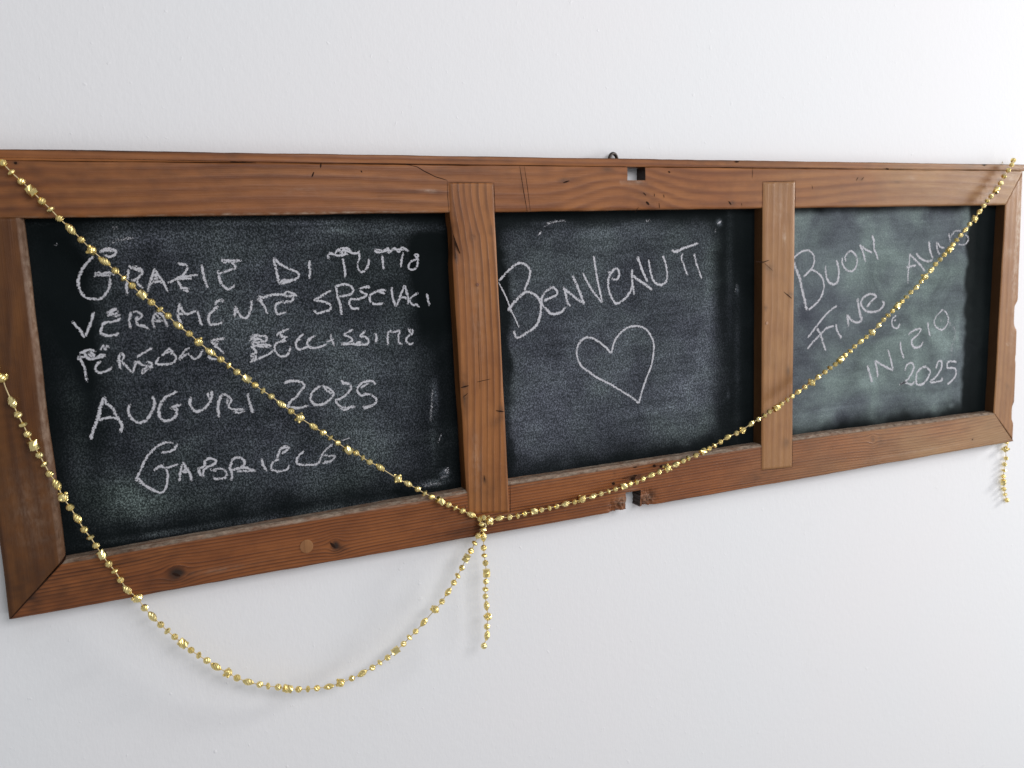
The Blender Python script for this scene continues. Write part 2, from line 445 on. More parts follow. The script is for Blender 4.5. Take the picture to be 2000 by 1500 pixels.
trwear = blobs([(1932, 385, .012, .010, .7), (1975, 345, .02, .008, .45), (835, 373, .008, .0015, .9), (1240, 356, .010, .003, .5), (1035, 415, .004, .002, .8), (1215, 357, .002, .002, .5),
                (600, 372, .03, .004, .12), (1780, 348, .01, .003, .25), (690, 415, .12, .0012, .5), (400, 420, .2, .0012, .35), (1300, 410, .15, .0012, .4), (1850, 405, .1, .0014, .5)])
plank('top_rail', TRc, 420, 26, W_TOP,
      field(72, 0.012, arches=((kx - .02, .075, -.034, kz, .06), (k2x - .3, .16, -.010, kz, .06), (1.15, .25, -0.018, kz, .05)), wave=0.010, wf=3.2, seed=5.5),
      holes=((s_of(hx0), s_of(hx1), -0.1, (zs - hz0) / (zs - zo)),), extra_s=(s_of(hx0), s_of(hx1)), extra_t=((zs - hz0) / (zs - zo),),
      bev=((0.0007, 0.0006), (0.0006, 0.0005), (0.0022, 0.0016), (0.001, 0.001)), bleach_sheen=grad(0, .55, -.02, -1), stain_shade=trstain_shade, wear=trwear, tweak=trtweak, wob=(0.0006, 12.))

# bottom rail: one long piece, mitred at both ends, with a broken notch below the middle panel
def lin(p, q):                      # Z of the rail's upper edge from two photographed points
    (x0, z0), (x1, z1) = at(*p), at(*q)
    return lambda x: z0 + (z1 - z0) * (x - x0) / (x1 - x0)
zb1 = lin((200, 1081), (890, 961)); zb2 = lin((995, 941), (1480, 869)); zb3 = lin((1550, 855), (1938, 806))
blx, blz = at(128, 1090); brx, brz = at(1941, 807)
nA = at(1222, 986); nB = at(1252, 978); nT = at(1237, 962)
BRc = [(blx, blz), (brx, brz), (XR, ZB - .0002), (XL, ZB)]
topz = (blz + brz) / 2
def bs(x, t=0.8):
    x0 = blx * (1 - t) + XL * t; x1 = brx * (1 - t) + XR * t
    return (x - x0) / (x1 - x0)
nt_t = (blz - nT[1]) / (blz - ZB)
def brtweak(X, Y, Z, S, T):
    # follow the measured upper edge of each opening
    tgt = np.where(X < 0.41, zb1(X), np.where(X < 0.885, zb2(X), zb3(X)))
    cur = blz * (1 - S) + brz * S
    Z = Z + (tgt - cur) * np.clip(1 - T * 1.3, 0, 1)
    # ragged wood round the notch
    dx0 = X - nA[0]; dx1 = X - nB[0]
    low = np.clip((T - 0.5) / 0.5, 0, 1)
    n1 = np.array([mnoise.fractal(Vector((float(a) * 300, float(b) * 260, 1.7)), 1, 2, 4) for a, b in zip(X.ravel(), Z.ravel())]).reshape(X.shape)
    near = np.exp(-(dx0 / 0.004) ** 2) + np.exp(-(dx1 / 0.003) ** 2)
    X = X + near * low * n1 * 0.0035 + np.exp(-(dx0 / 0.004) ** 2) * low * (T - .75) * 0.004
    chipL = np.exp(-((X - nA[0] + .012) / 0.012) ** 2) * np.clip((T - .62) / .38, 0, 1)
    chipR = np.exp(-((X - nB[0] - .010) / 0.010) ** 2) * np.clip((T - .55) / .45, 0, 1)
    Y = Y + chipL * .0050 * np.clip(.8 + 1.6 * n1, 0, 2) + chipR * .0085 * np.clip(.8 + 1.3 * n1, 0, 2)
    return X, Y, Z
kn1 = at(345, 1118); kn2 = at(655, 1064); kn3 = at(1705, 858)
brstain_shade = blobs([(100, 1160, .14, .08, .20), (420, 1120, .18, .03, .08), (925, 1040, .05, .02, .22), (1500, 920, .04, .012, .18), (1235, 934, .006, .004, .95), (1248, 930, .004, .0025, .8), (1280, 908, .007, .003, .85), (1296, 910, .005, .0035, .8), (1198, 945, .003, .0035, .6), (1200, 925, .0025, .003, .5), (1240, 912, .004, .0015, .7),  # wide left blobs darken the rail's colour for the weaker light there
                 (1272, 966, .007, .006, .45), (1205, 985, .02, .004, .35), (350, 1128, .015, .006, .45), (663, 1072, .010, .006, .5), (900, 1040, .03, .004, .3), (60, 1170, .03, .02, .35), (260, 1090, .05, .008, .25),
                 (1330, 975, .03, .002, .3), (1480, 935, .03, .006, .25), (1720, 860, .006, .008, .35), (1900, 858, .002, .002, .6), (1550, 925, .03, .002, .25), (480, 1130, .1, .003, .2)])
brwear = blobs([(980, 1008, .05, .002, .25), (1214, 978, .009, .008, .40), (1264, 974, .009, .007, .35), (1230, 955, .012, .002, .35), (700, 1000, .2, .0012, .3), (400, 1046, .15, .0012, .35), (1200, 912, .2, .001, .35),
                (1800, 880, .1, .002, .25), (430, 1112, .03, .003, .15), (1560, 940, .03, .002, .3)])
plank('bottom_rail', BRc, 460, 24, W_BOT,
      field(255, -0.012, knots=((kn1[0], kn1[1], .0065, 1.3, .95), (kn2[0], kn2[1], .0055, 1.0, 1.0), (kn3[0], kn3[1], .004, 1.0, .5)), arches=((1.25, .28, .018, -.34, .05),), wave=0.0024, wf=5, seed=8.8),
      holes=((bs(nA[0]), bs(nB[0]), nt_t, 1.1),), extra_s=[bs(nA[0]), bs(nB[0])] + [bs(nA[0]) - .0007 * k for k in range(1, 26)] + [bs(nB[0]) + .0007 * k for k in range(1, 30)], extra_t=[nt_t] + [nt_t + .024 * k for k in range(1, 13)],
      bev=((0.0035, 0.0045), (0.0006, 0.0005), (0.0022, 0.0016), (0.0006, 0.0005)), side_raw=(1, 0, 0, 0), bleach_sheen=grad(0, .62, -.02, -1), stain_shade=brstain_shade, wear=brwear, tweak=brtweak, wob=(0.0009, 10.))

# left stile: chamfered on its inner arris, mitred at the foot
li0 = at(60, 425, 0.0); li1 = at(110, 1113, 0.0)
lt0 = at(42, 417, 0.0)
plank('stile', [(XL, zo - .0002), (lt0[0] + .0005, zo - .0002), (blx - .0003, blz + .0003), (XL - .0004, ZB - .0002)], 16, 120, W_STL,
      field(70, 0.02, wave=0.006, wf=3, seed=11.0, arches=((0.15, .10, .014, -.09, .04),)),
      bev=((0.0006, 0.0005), (0.0055, 0.0075), (0.0006, 0.0005), (0.002, 0.0018)), side_raw=(0, .2, 0, 0), long_x=False,
      stain_shade=blobs([(40, 1140, .03, .03, .35), (10, 700, .012, .08, .30), (0, 1000, .02, .06, .25), (80, 1060, .02, .03, .15)]),
      wear=blobs([(60, 560, .004, .05, .35), (75, 640, .004, .05, .3), (90, 850, .004, .06, .3), (60, 1000, .02, .05, .10)]), wob=(0.0011, 16.), label='dark left stile with a worn chamfered inner edge')
# right stile: mitred top and bottom, bark-worn outer edge
rt = at(1964, 400)
def rtweak(X, Y, Z, S, T):
    q = np.clip((S - .55) / .45, 0, 1)
    for (py, hgt, dep) in ((616, .022, .0060), (805, .016, .0035), (700, .006, .0008)):
        zc = at(1988, py)[1]
        b = np.exp(-(np.abs(Z - zc) / hgt) ** 6)
        X = X - b * q ** 3 * dep
        Y = Y + b * q ** 3 * dep * .8
    return X, Y, Z
rs_top = (at(1964, 400)[0], zo)
plank('stile', [rs_top, (XR - .0070, zs), (XR, ZB), (brx + .0003, brz)], 18, 130, W_SMO,
      field(90, 0.02, wave=0.006, wf=3, seed=14.0), bev=((0.0006, 0.0005), (0.0045, 0.0032), (0.0006, 0.0005), (0.0012, 0.001)), long_x=False, side_paint_shade=(0, 0, 0, .80), bleach_sheen=grad(.3, .3, .12, .12), extra_s=(.55, .62, .69, .76, .83, .9, .95),
      stain_shade=blobs([(1991, 610, .002, .014, .9), (1979, 795, .0015, .016, .7), (1974, 720, .004, .003, .3), (1968, 755, .004, .004, .3), (1950, 742, .006, .002, .25), (1970, 848, .004, .002, .3)]),
      wear=blobs([(1990, 430, .006, .04, .9), (1985, 500, .006, .05, .5), (1980, 560, .008, .04, .35), (1978, 650, .006, .04, .3), (1975, 365, .02, .012, .5), (1968, 672, .003, .0015, 1.0), (1966, 605, .001, .006, .7), (1972, 490, .008, .01, .3)]),
      tweak=rtweak, wob=(0.0008, 20.), label='worn right stile with pale scuffed outer edge')

# the two mullions, let into the rails and standing a hair proud
m1 = [at(875, 357), at(963, 357), at(995, 1000), at(914, 1003)]
def m1w(X, Y, Z, S, T):
    # split-off flake on the left arris
    zc = at(888, 470)[1]
    q = np.clip(1 - S * 4, 0, 1)
    b = np.exp(-(np.abs(Z - zc) / .022) ** 4)
    return X + b * q * .0020, Y + b * q * .0020, Z
plank('mullion', m1, 14, 130, W_MUL, field(112, 0.016, wave=0.0065, wf=4, seed=21.0, arches=((-.085, .05, .012, .40, .05),), knots=((-.028 + .0, .408, .0028, 1.0, .5),)),
      y0=-0.0006, y1=YB + .0005, bev=((0.0005, 0.0008), (0.0012, 0.001), (0.0005, 0.0008), (0.0014, 0.0014)), long_x=False, tweak=m1w, side_paint_shade=(0, 0, 0, .45),
      stain_shade=blobs([(885, 440, .006, .02, .30), (906, 755, .004, .03, .40), (908, 780, .003, .02, .4), (978, 805, .003, .008, .7), (972, 825, .010, .008, .25), (945, 935, .002, .006, .6), (960, 950, .01, .01, .2), (958, 450, .003, .006, .5), (960, 480, .002, .01, .35), (890, 495, .002, .02, .5), (940, 960, .02, .02, .15)]),
      wear=blobs([(932, 600, .01, .08, .12), (930, 900, .006, .04, .18)]), label='mullion with strong straight dark grain lines')
m2 = [at(1490, 356), at(1553, 354), at(1547, 912), at(1487, 918)]
plank('mullion', m2, 12, 120, W_SMO, field(90, 0.02, wave=0.006, wf=3, seed=31.0, knots=((.085, .862, .004, 1.0, .45),)),
      y0=-0.0006, y1=YB + .0005, bev=((0.0005, 0.0008), (0.0012, 0.001), (0.0005, 0.0008), (0.0014, 0.0012)), long_x=False, side_paint_shade=(0, 0, 0, .72), bleach_sheen=grad(1.0, .35, .12, -.2),
      stain_shade=blobs([(1500, 520, .010, .006, .35), (1508, 535, .010, .006, .25), (1545, 575, .006, .004, .35), (1538, 725, .004, .008, .5), (1535, 745, .006, .006, .25), (1533, 865, .006, .008, .45), (1540, 430, .004, .01, .2), (1520, 760, .02, .012, .15)]),
      wear=blobs([(1532, 460, .002, .012, .6), (1520, 400, .01, .03, .2)]), label='smooth plain mullion with a dark smudge at mid height')

# loose details of the timber
def disc(name, px, py, r, mat, y=-0.0003, h=0.0008, asp=1.0, label=None, seg=18):
    x, z = at(px, py)
    v = [W((x + r * math.cos(a) * .8, y - h, z + r * asp * math.sin(a) * .8)) for a in np.linspace(0, 2 * math.pi, seg, False)]
    v += [W((x + r * math.cos(a), y - h * .5, z + r * asp * math.sin(a))) for a in np.linspace(0, 2 * math.pi, seg, False)]
    v += [W((x + r * math.cos(a), y + .001, z + r * asp * math.sin(a))) for a in np.linspace(0, 2 * math.pi, seg, False)]
    f = [tuple(range(seg - 1, -1, -1))]
    for j in range(2):
        for i in range(seg):
            k = (i + 1) % seg
            f.append((j * seg + i, j * seg + k, (j + 1) * seg + k, (j + 1) * seg + i))
    n = len(v)
    o = mesh_obj(name, v, f, mat, board, dict(bleach_sheen=[0.0] * n, ring=[p[0] * 90 for p in v], stain_shade=[0.0] * n, raw=[0.0] * n, lum=[0.0] * n), uv=[(p[2], p[0], 0) for p in v])
    if label: o['label'] = label
    return o
disc('plug', 599, 1067, .0078, PLUGM, h=.0003, asp=1.05, label='round pale wooden plug in the lower rail')
disc('nail_head', 932, 556, .0022, simple("nail_varnished", (0.16, 0.06, 0.03), 0.4), y=-.0006)
disc('nail_head', 1497, 631, .0024, simple("nail_bright", (0.34, 0.18, 0.10), 0.35), y=-.0006, label='small pale nail head')

def slivers(name, lst, mat=GOUGE, y=-0.00012):
    """gouges, cracks and open joints: narrow tapering furrows, listed as ([(px,py),...], half width in m, y)"""
    for pts, hw, yy in lst:
        V, F = [], []
        P = []
        w = [np.array(at(*p)) for p in pts]
        for a, b in zip(w[:-1], w[1:]):
            m = max(2, int(np.linalg.norm(b - a) / .004))
            for t in np.linspace(0, 1, m, False): P.append(a * (1 - t) + b * t)
        P.append(w[-1]); P = np.array(P); n = len(P)
        b0 = len(V)
        for i, p in enumerate(P):
            d = P[min(i + 1, n - 1)] - P[max(i - 1, 0)]; d /= (np.linalg.norm(d) + 1e-9)
            nn = np.array([-d[1], d[0]])
            tt = i / max(n - 1, 1)
            ww = hw * (0.25 + 0.75 * math.sin(math.pi * min(max(tt, .02), .98)) ** .5) * (1 + .5 * mnoise.noise(Vector((p[0] * 300, p[1] * 300, 2))))
            V.append(W((p[0] + nn[0] * ww, yy, p[1] + nn[1] * ww))); V.append(W((p[0] - nn[0] * ww, yy, p[1] - nn[1] * ww)))
            if i: q = b0 + 2 * i; F.append((q - 2, q - 1, q + 1, q))
        mesh_obj(name, V, F, mat, board)
YF = -0.00015; YM = -0.00075
slivers('joint_gap', [([(0, 307.5), (250, 311), (550, 317), (850, 320.5), (1226, 325.5)], .00020, YF), ([(1262, 326), (1600, 327.5), (1900, 331), (2000, 332)], .00020, YF)])
slivers('joint_gap', [([(110, 1112), (60, 1165), (20, 1209)], .0007, YF), ([(1943, 809), (1978, 860)], .0006, YF),
                      ([(128, 1088), (110, 1112)], .0006, YF)])
slivers('joint_gap', [([(873.5, 352), (874, 380), (877, 416)], .00025, YF), ([(875, 356), (962, 356)], .0003, YF), ([(964.5, 356), (966, 390), (967.5, 418)], .00035, YF),
                      ([(1489, 355), (1488.5, 411)], .00035, YF), ([(1490, 355), (1553, 353.5)], .00035, YF), ([(1554, 354), (1553, 409)], .00025, YF),
                      ([(908, 985), (911, 1004)], .0003, YF), ([(996, 938), (997, 1001)], .00035, YF), ([(1547.5, 858), (1547.5, 912)], .00035, YF), ([(1487, 919), (1547, 913)], .0003, YF), ([(1486.5, 868), (1486.5, 918)], .00025, YF)])
slivers('crack', [([(790, 320), (815, 326), (828, 334), (850, 345), (873, 352)], .0005, YF), ([(450, 316), (500, 318)], .0004, YF), ([(1015, 325), (1022, 370), (1030, 415)], .0004, YF), ([(1024, 325), (1030, 365), (1036, 414)], .0003, YF),
                  ([(1470, 328), (1469, 348)], .0004, YF), ([(1240, 415), (1247, 405)], .0004, YF), ([(885, 460), (891, 478), (898, 495)], .0009, YM), ([(880, 440), (888, 470), (889, 505)], .0004, YM),
                  ([(1475, 511), (1490, 512), (1502, 508)], .0007, YM), ([(1490, 512), (1510, 530)], .0003, YM), ([(1530, 570), (1546, 583)], .0006, YM),
                  ([(931, 746), (958, 740)], .0004, YM), ([(945, 928), (947, 940)], .0005, YM), ([(934, 565), (933, 640), (937, 760)], .0002, YM),
                  ([(900, 757), (915, 753)], .0009, YM), ([(904, 776), (913, 768)], .0006, YM), ([(968, 802), (984, 804)], .0008, YM)])
slivers('nick', [([(627, 318), (626, 328)], .0007, YF), ([(613, 336), (609, 346)], .0009, YF), ([(705, 333), (707, 337)], .0010, YF), ([(1305, 335), (1309, 337)], .0014, YF), ([(1423, 393), (1428, 400)], .0012, YF), ([(1448, 397), (1449, 402)], .0006, YF),
                 ([(1586, 362), (1587, 370)], .0006, YF), ([(1672, 353), (1676, 346)], .0008, YF), ([(1682, 352), (1687, 346)], .0006, YF), ([(1730, 329), (1736, 331)], .0012, YF), ([(1262, 394), (1268, 400)], .0018, YF), ([(1287, 396), (1288, 407)], .0006, YF),
                 ([(1256, 376), (1262, 382)], .0007, YF), ([(1278, 378), (1278, 384)], .0006, YF), ([(1296, 380), (1297, 386)], .0006, YF), ([(1100, 357), (1112, 353)], .0009, YF), ([(337, 1120), (352, 1125)], .0018, YF), ([(645, 1060), (655, 1070)], .0016, YF),
                 ([(1232, 936), (1240, 934)], .0030, YF), ([(1237, 929), (1244, 929)], .0013, YF), ([(1275, 909), (1281, 911)], .0022, YF), ([(1288, 912), (1294, 910)], .0018, YF), ([(1195, 944), (1201, 945)], .0020, YF), ([(1237, 913), (1244, 912)], .0012, YF),
                 ([(1215, 935), (1228, 933)], .0007, YF), ([(1898, 858), (1900, 859)], .001, YF), ([(1920, 322), (1924, 323)], .0016, YF), ([(1918, 322), (1927, 322)], .0008, YF), ([(28, 317), (33, 320)], .0016, YF), ([(1435, 316), (1443, 316)], .0015, YF)])

# metal hanging ring showing above the frame
def torus(name, x, y, z, R0, r0, mat, parent, off, tilt=0.5):
    V, F = [], []; n, m = 28, 10
    for i in range(n):
        a = 2 * math.pi * i / n
        for j in range(m):
            b = 2 * math.pi * j / m
            rr = R0 + r0 * math.cos(b)
            p = Vector((rr * math.cos(a), r0 * math.sin(b), rr * math.sin(a)))
            p.rotate(Matrix.Rotation(tilt, 3, 'Z'))
            V.append(off((x + p.x, y + p.y, z + p.z)))
    for i in range(n):
        for j in range(m):
            F.append((i * m + j, i * m + (j + 1) % m, ((i + 1) % n) * m + (j + 1) % m, ((i + 1) % n) * m + j))
    return mesh_obj(name, V, F, mat, parent, smooth=True)
hx, hz = at(1197, 312, .014)
ring = torus('hanging_ring', hx, .0130, hz, .0078, .0023, IRON, board, W, tilt=.35)
ring['label'] = 'dark metal hanging ring peeping over the top lath'

# ------------------------------------------------------------------ black panels with chalk dust, partly painted sheen
def panel(x0, x1, z0, z1, dust_sheenf, label, soft=0.0):
    nx = int((x1 - x0) / .0022); nz = int((z1 - z0) / .0022)
    X, Z = np.meshgrid(np.linspace(x0, x1, nx + 1), np.linspace(z1, z0, nz + 1))
    D, Hh = dust_sheenf(X, Z)
    idx = np.arange(X.size).reshape(X.shape)
    F = np.stack([idx[:-1, :-1], idx[1:, :-1], idx[1:, 1:], idx[:-1, 1:]], -1).reshape(-1, 4).tolist()
    V = [W((a, YB, b)) for a, b in zip(X.ravel(), Z.ravel())]
    n0 = len(V)
    # rim and back so that the panel is a real board
    cs = [idx[0, 0], idx[-1, 0], idx[-1, -1], idx[0, -1]]
    for c in cs: V.append((V[c][0], YB + .0012 - BO.y, V[c][2]))
    F.append((n0 + 3, n0 + 2, n0 + 1, n0))
    n = len(V)
    D = list(np.clip(D, 0, 1).ravel()) + [0] * 4; Hh = list(Hh.ravel()) + [0] * 4
    o = mesh_obj('slate_panel', V, F, BOARDM, board, dict(dust_sheen=D, hue=Hh, soft=[soft] * n), uv=[(v[0] + BO.x, 0.0, v[2] + BO.z) for v in V])
    o['label'] = label
    return o
def nfield(X, Z, fx, fz, seed, oct=3):
    return np.array([mnoise.fractal(Vector((float(a) * fx, float(b) * fz, seed)), 1.0, 2.0, oct) for a, b in zip(X.ravel(), Z.ravel())]).reshape(X.shape)
def sst(a, b, x):
    t = np.clip((x - a) / (b - a), 0, 1); return t * t * (3 - 2 * t)
def make_dust_sheen(edges, base, bl, seed, soft=(.02, .05, .05, .02)):
    """edges (l, r, b, t) of the rubbed area (the right one also paints the shadow band), base amount, bl = blobs (px, py, rx, rz, amount, hue)"""
    P = [(*at(px, py, YB), rx, rz, a, h) for (px, py, rx, rz, a, h) in bl]
    def f(X, Z):
        n1 = nfield(X, Z, 22, 22, seed); n2 = nfield(X, Z, 9, 9, seed + 4); n3 = nfield(X, Z, 14, 90, seed + 9)
        l, r, b, t = edges
        m = sst(l, l + soft[0], X + n1 * .010) * (1 - sst(r - soft[1], r, X + n1 * .010)) * sst(b, b + soft[2], Z + n1 * .010) * (1 - sst(t - soft[3], t, Z + n1 * .006))
        D = base * m * (1 + .35 * n2 + (.18 if seed < 12 else .06) * n3)
        Hh = np.full_like(X, .25 if seed < 12 else .62) + .5 * n2
        for (x, z, rx, rz, a, h) in P:
            g = np.exp(-((X - x) / rx) ** 2 - ((Z - z) / rz) ** 2)
            D = D + a * g * np.clip(1 + .8 * n1, 0, 2.5); Hh = Hh + h * g
        # faint film everywhere
        return D + .006, np.clip(Hh, 0, 1)
    return f
eL = [at(90, 500, YB)[0], at(862, 600, YB)[0], at(400, 1025, YB)[1], at(500, 428, YB)[1]]
p1 = panel(XL + .045, m1[1][0] - .02, ZB + .020, zo + .012,
      make_dust_sheen((eL[0] + .002, eL[1] - .004, eL[2] + .002, eL[3] + .002), .175,
                [(600, 720, .14, .10, .12, -.1), (700, 880, .09, .04, .12, .2), (460, 560, .10, .05, .06, 0), (720, 447, .09, .006, .25, .1), (420, 432, .13, .0025, .22, .2), (560, 436, .08, .0018, .3, 0),
                 (225, 970, .03, .03, .13, .6), (300, 985, .04, .015, .12, .5), (250, 980, .016, .02, .10, .6), (150, 850, .012, .08, .10, .5), (845, 800, .006, .04, .08, .3), (850, 770, .004, .02, .2, .1), (868, 925, .006, .005, .6, 0), (840, 945, .02, .004, .35, 0),
                 (250, 470, .05, .012, .10, 0), (330, 455, .06, .008, .10, .1), (700, 540, .05, .05, -.12, 0), (820, 560, .03, .08, -.10, 0), (160, 600, .02, .15, -.12, 0), (845, 860, .004, .03, .12, .1), (620, 1000, .1, .006, .18, .1), (330, 1040, .06, .003, .2, .3)],
                3.1, soft=(.065, .060, .04, .022)),
      'left black panel chalked with five lines of thanks')
eM = [at(985, 600, YB)[0], at(1400, 600, YB)[0], at(1200, 905, YB)[1], at(1200, 425, YB)[1]]  # right limit: unrubbed strip, also painting the mullion's shadow band
p2 = panel(m1[0][0] + .02, m2[1][0] - .015, ZB + .020, zo + .012,
      make_dust_sheen((eM[0] + .001, eM[1] + .012, eM[2] + .004, eM[3] - .002), .27,
                [(1180, 700, .12, .10, .08, -.2), (1360, 720, .05, .08, .14, -.1), (1060, 820, .06, .06, .14, -.1), (1200, 450, .10, .010, .12, -.1), (1340, 760, .05, .02, .16, 0), (1300, 800, .06, .006, .14, 0), (1385, 600, .01, .05, .18, .1), (1080, 438, .03, .004, .18, 0),
                 (1265, 437, .03, .005, .25, 0), (1405, 435, .004, .004, .7, 0), (1422, 770, .002, .006, .2, 0), (1440, 565, .002, .006, .2, 0), (1425, 500, .006, .10, .08, 0), (1440, 700, .005, .08, .08, 0)],
                7.7, soft=(.012, .035, .035, .025)),
      'middle black panel chalked with a welcome and a heart', .15)
eR = [at(1555, 600, YB)[0], at(1895, 600, YB)[0], at(1700, 830, YB)[1], at(1700, 410, YB)[1]]  # right limit: unrubbed strip that also deepens the stile's shadow band
p3 = panel(m2[0][0] + .015, XR - .025, ZB + .020, zo + .012,
      make_dust_sheen((eR[0] - .03, eR[1] - .006, eR[2] - .002, eR[3] + .01), .64,  # the heavy dust amount stands in for this panel's soft sheen
                [(1800, 650, .10, .08, .12, .4), (1650, 760, .06, .025, .22, .4), (1700, 745, .03, .012, .22, .4), (1845, 690, .02, .04, .22, .2), (1870, 680, .008, .05, .18, .2), (1700, 700, .05, .03, .10, .6), (1650, 800, .10, .006, .10, .1), (1810, 800, .03, .008, .20, .2),
                 (1830, 770, .03, .012, .16, .2), (1660, 590, .02, .02, -.10, -.2), (1840, 530, .04, .03, .08, .5), (1600, 460, .06, .02, -.10, 0), (1870, 640, .004, .015, .30, .1), (1858, 792, .006, .004, .4, 0), (1650, 795, .04, .0015, .3, 0)],
                12.3, soft=(.02, .012, .035, .02)),
      'right black panel chalked with new year wishes', .72)

# ------------------------------------------------------------------ chalk writing
def catmull(P, step):
    P = [np.array(p, float) for p in P]
    if len(P) == 2:
        n = max(2, int(np.linalg.norm(P[1] - P[0]) / step)); return np.array([P[0] * (1 - t) + P[1] * t for t in np.linspace(0, 1, n + 1)])
    Q = [2 * P[0] - P[1]] + P + [2 * P[-1] - P[-2]]
    out = []
    for i in range(1, len(Q) - 2):
        a, b, c, d = Q[i - 1], Q[i], Q[i + 1], Q[i + 2]
        n = max(2, int(np.linalg.norm(c - b) / step))
        for t in np.linspace(0, 1, n, False):
            out.append(0.5 * (2 * b + (c - a) * t + (2 * a - 5 * b + 4 * c - d) * t * t + (3 * b - a - 3 * c + d) * t ** 3))
    out.append(Q[-2])
    return np.array(out)
layer = [0]
def chalk(name, par, ox, oy, s, strokes, width=.0026, press=1.0, label=None, mat=None):
    V, F, core, prs = [], [], [], []
    po = par.location
    for st in strokes:
        w = width; pr = press
        if isinstance(st, tuple): st, wk, pk = st; w = width * wk; pr = press * pk
        P = catmull([at(ox + x / s, oy + y / s, YB) for x, y in st], .0012)
        n = len(P); layer[0] += 1
        y = YB - .00006 - .000012 * (layer[0] % 28)
        sd = rng.random() * 50
        b0 = len(V)
        cols = (-1.0, -.5, 0.0, .5, 1.0)
        for i in range(n):
            d = P[min(i + 1, n - 1)] - P[max(i - 1, 0)]; d = d / (np.linalg.norm(d) + 1e-9)
            nn = np.array([-d[1], d[0]])
            tt = min(i, n - 1 - i)
            ww = w * (1 + .30 * mnoise.noise(Vector((i * .22, sd, 0)))) * (0.75 if tt == 0 else 1.0) * 1.40
            pp = pr * (1 + .38 * mnoise.noise(Vector((i * .16, sd, 5)))) * (0.65 if tt < 2 else 1.0)
            jit = .00055 * mnoise.noise(Vector((i * .5, sd, 9)))
            for c in cols:
                q = P[i] + nn * (ww * .5 * c + jit)
                V.append(W((q[0], y, q[1]))); core.append(1 - abs(c)); prs.append(pp)
            if i:
                k = b0 + 5 * i
                for j in range(4): F.append((k - 5 + j, k - 4 + j, k + 1 + j, k + j))
    o = mesh_obj(name, V, F, mat or CHALK, par, dict(core=core, press=prs))
    if label: o['label'] = label
    return o
A_ = (130, 460, 5.714); B_ = (500, 460, 5.556); C_ = (130, 640, 5.714); D_ = (460, 640, 5.0); E_ = (240, 840, 4.348); F_ = (960, 460, 4.411); G_ = (1540, 440, 5.77); H_ = (1660, 430, 4.412); K_ = (450, 280, 4.0)
def shift(strokes, fr, to):         # strokes drawn in one set of coordinates moved to another
    out = []
    for s in strokes: out.append([((fr[0] + x / fr[2] - to[0]) * to[2], (fr[1] + y / fr[2] - to[1]) * to[2]) for x, y in s])
    return out
chalk('chalk_word', p1, *A_, [
 [(370,190),(430,155),(500,152),(555,180),(535,215),(480,240),(425,215)], [(385,180),(450,165),(520,180)], [(300,235),(240,290),(185,360),(150,430),(130,510),(138,580),(165,640),(215,690),(300,710),(390,700),(440,650),(475,590),(487,520),(475,470)],
 [(310,465),(340,415),(400,430),(450,410),(500,420),(540,432)], [(330,445),(420,440),(490,450)],
 [(690,375),(680,480),(668,580),(680,670)], [(700,330),(720,365),(780,340),(750,370),(820,370),(845,410),(830,440),(770,490),(720,495)], [(780,490),(800,540),(855,590)], [(735,345),(800,390),(835,400)],
 [(985,365),(960,440),(930,530),(905,625)], [(985,365),(1010,420),(1050,480),(1090,540),(1135,635)], [(930,545),(980,520),(1040,510),(1065,540)], [(970,430),(1000,460),(1020,500)], [(990,400),(1000,470),(960,520)],
 [(1245,300),(1275,320),(1330,325),(1345,365),(1320,420),(1290,450),(1220,480),(1205,495)], ([(1130,530),(1200,500),(1280,470),(1370,450),(1465,438)], .9, .95), [(1205,490),(1290,480),(1400,475)], [(1230,500),(1260,540),(1280,580),(1330,590),(1375,600)], [(1300,610),(1365,625)],
 ([(1510,320),(1520,400),(1540,480),(1560,550),(1575,585)], 1.1, 1),
 [(1720,250),(1760,300),(1800,280),(1860,280),(1955,275)], [(1740,265),(1840,300),(1900,290)], [(1830,290),(1890,360),(1830,380),(1770,400),(1700,425),(1690,385)], [(1700,430),(1705,480),(1740,550),(1800,600),(1860,570),(1880,540)]],
 label='chalk word GRAZIE')
chalk('chalk_word', p1, *B_, [
 ([(190,235),(205,310),(225,400),(245,490),(260,530)], 1.15, 1), [(200,250),(260,310),(320,340),(400,380),(460,410),(450,460),(380,480),(300,500),(250,510)], [(270,530),(350,500),(450,470)], [(220,280),(300,330)], [(260,500),(330,475)],
 [(585,270),(575,330),(590,380),(575,470)], [(560,325),(600,320)]], label='chalk word DI')
chalk('chalk_word', p1, *B_, [
 [(785,260),(790,200),(850,205),(900,150),(950,205),(1000,150),(1040,190),(1100,190),(1125,165)], [(790,180),(860,215),(940,215),(1000,200)], [(880,170),(930,140),(1020,140)], [(900,190),(960,160),(1030,180)],
 [(940,250),(955,320),(965,390),(968,455)], [(1120,195),(1125,240),(1105,290),(1105,350),(1140,395),(1190,370),(1220,310),(1225,250)],
 [(1290,140),(1300,175),(1360,180),(1430,140),(1440,190),(1500,140),(1550,180),(1580,130),(1660,170)], [(1285,150),(1400,165),(1520,150),(1650,160)],
 [(1370,210),(1375,290),(1385,370)], [(1600,185),(1580,260),(1570,350)], [(1720,195),(1755,215),(1755,290),(1745,350)], [(1715,205),(1748,250),(1690,280),(1655,320),(1660,360),(1700,372),(1745,350)]], width=.0025, label='chalk word TUTTO')
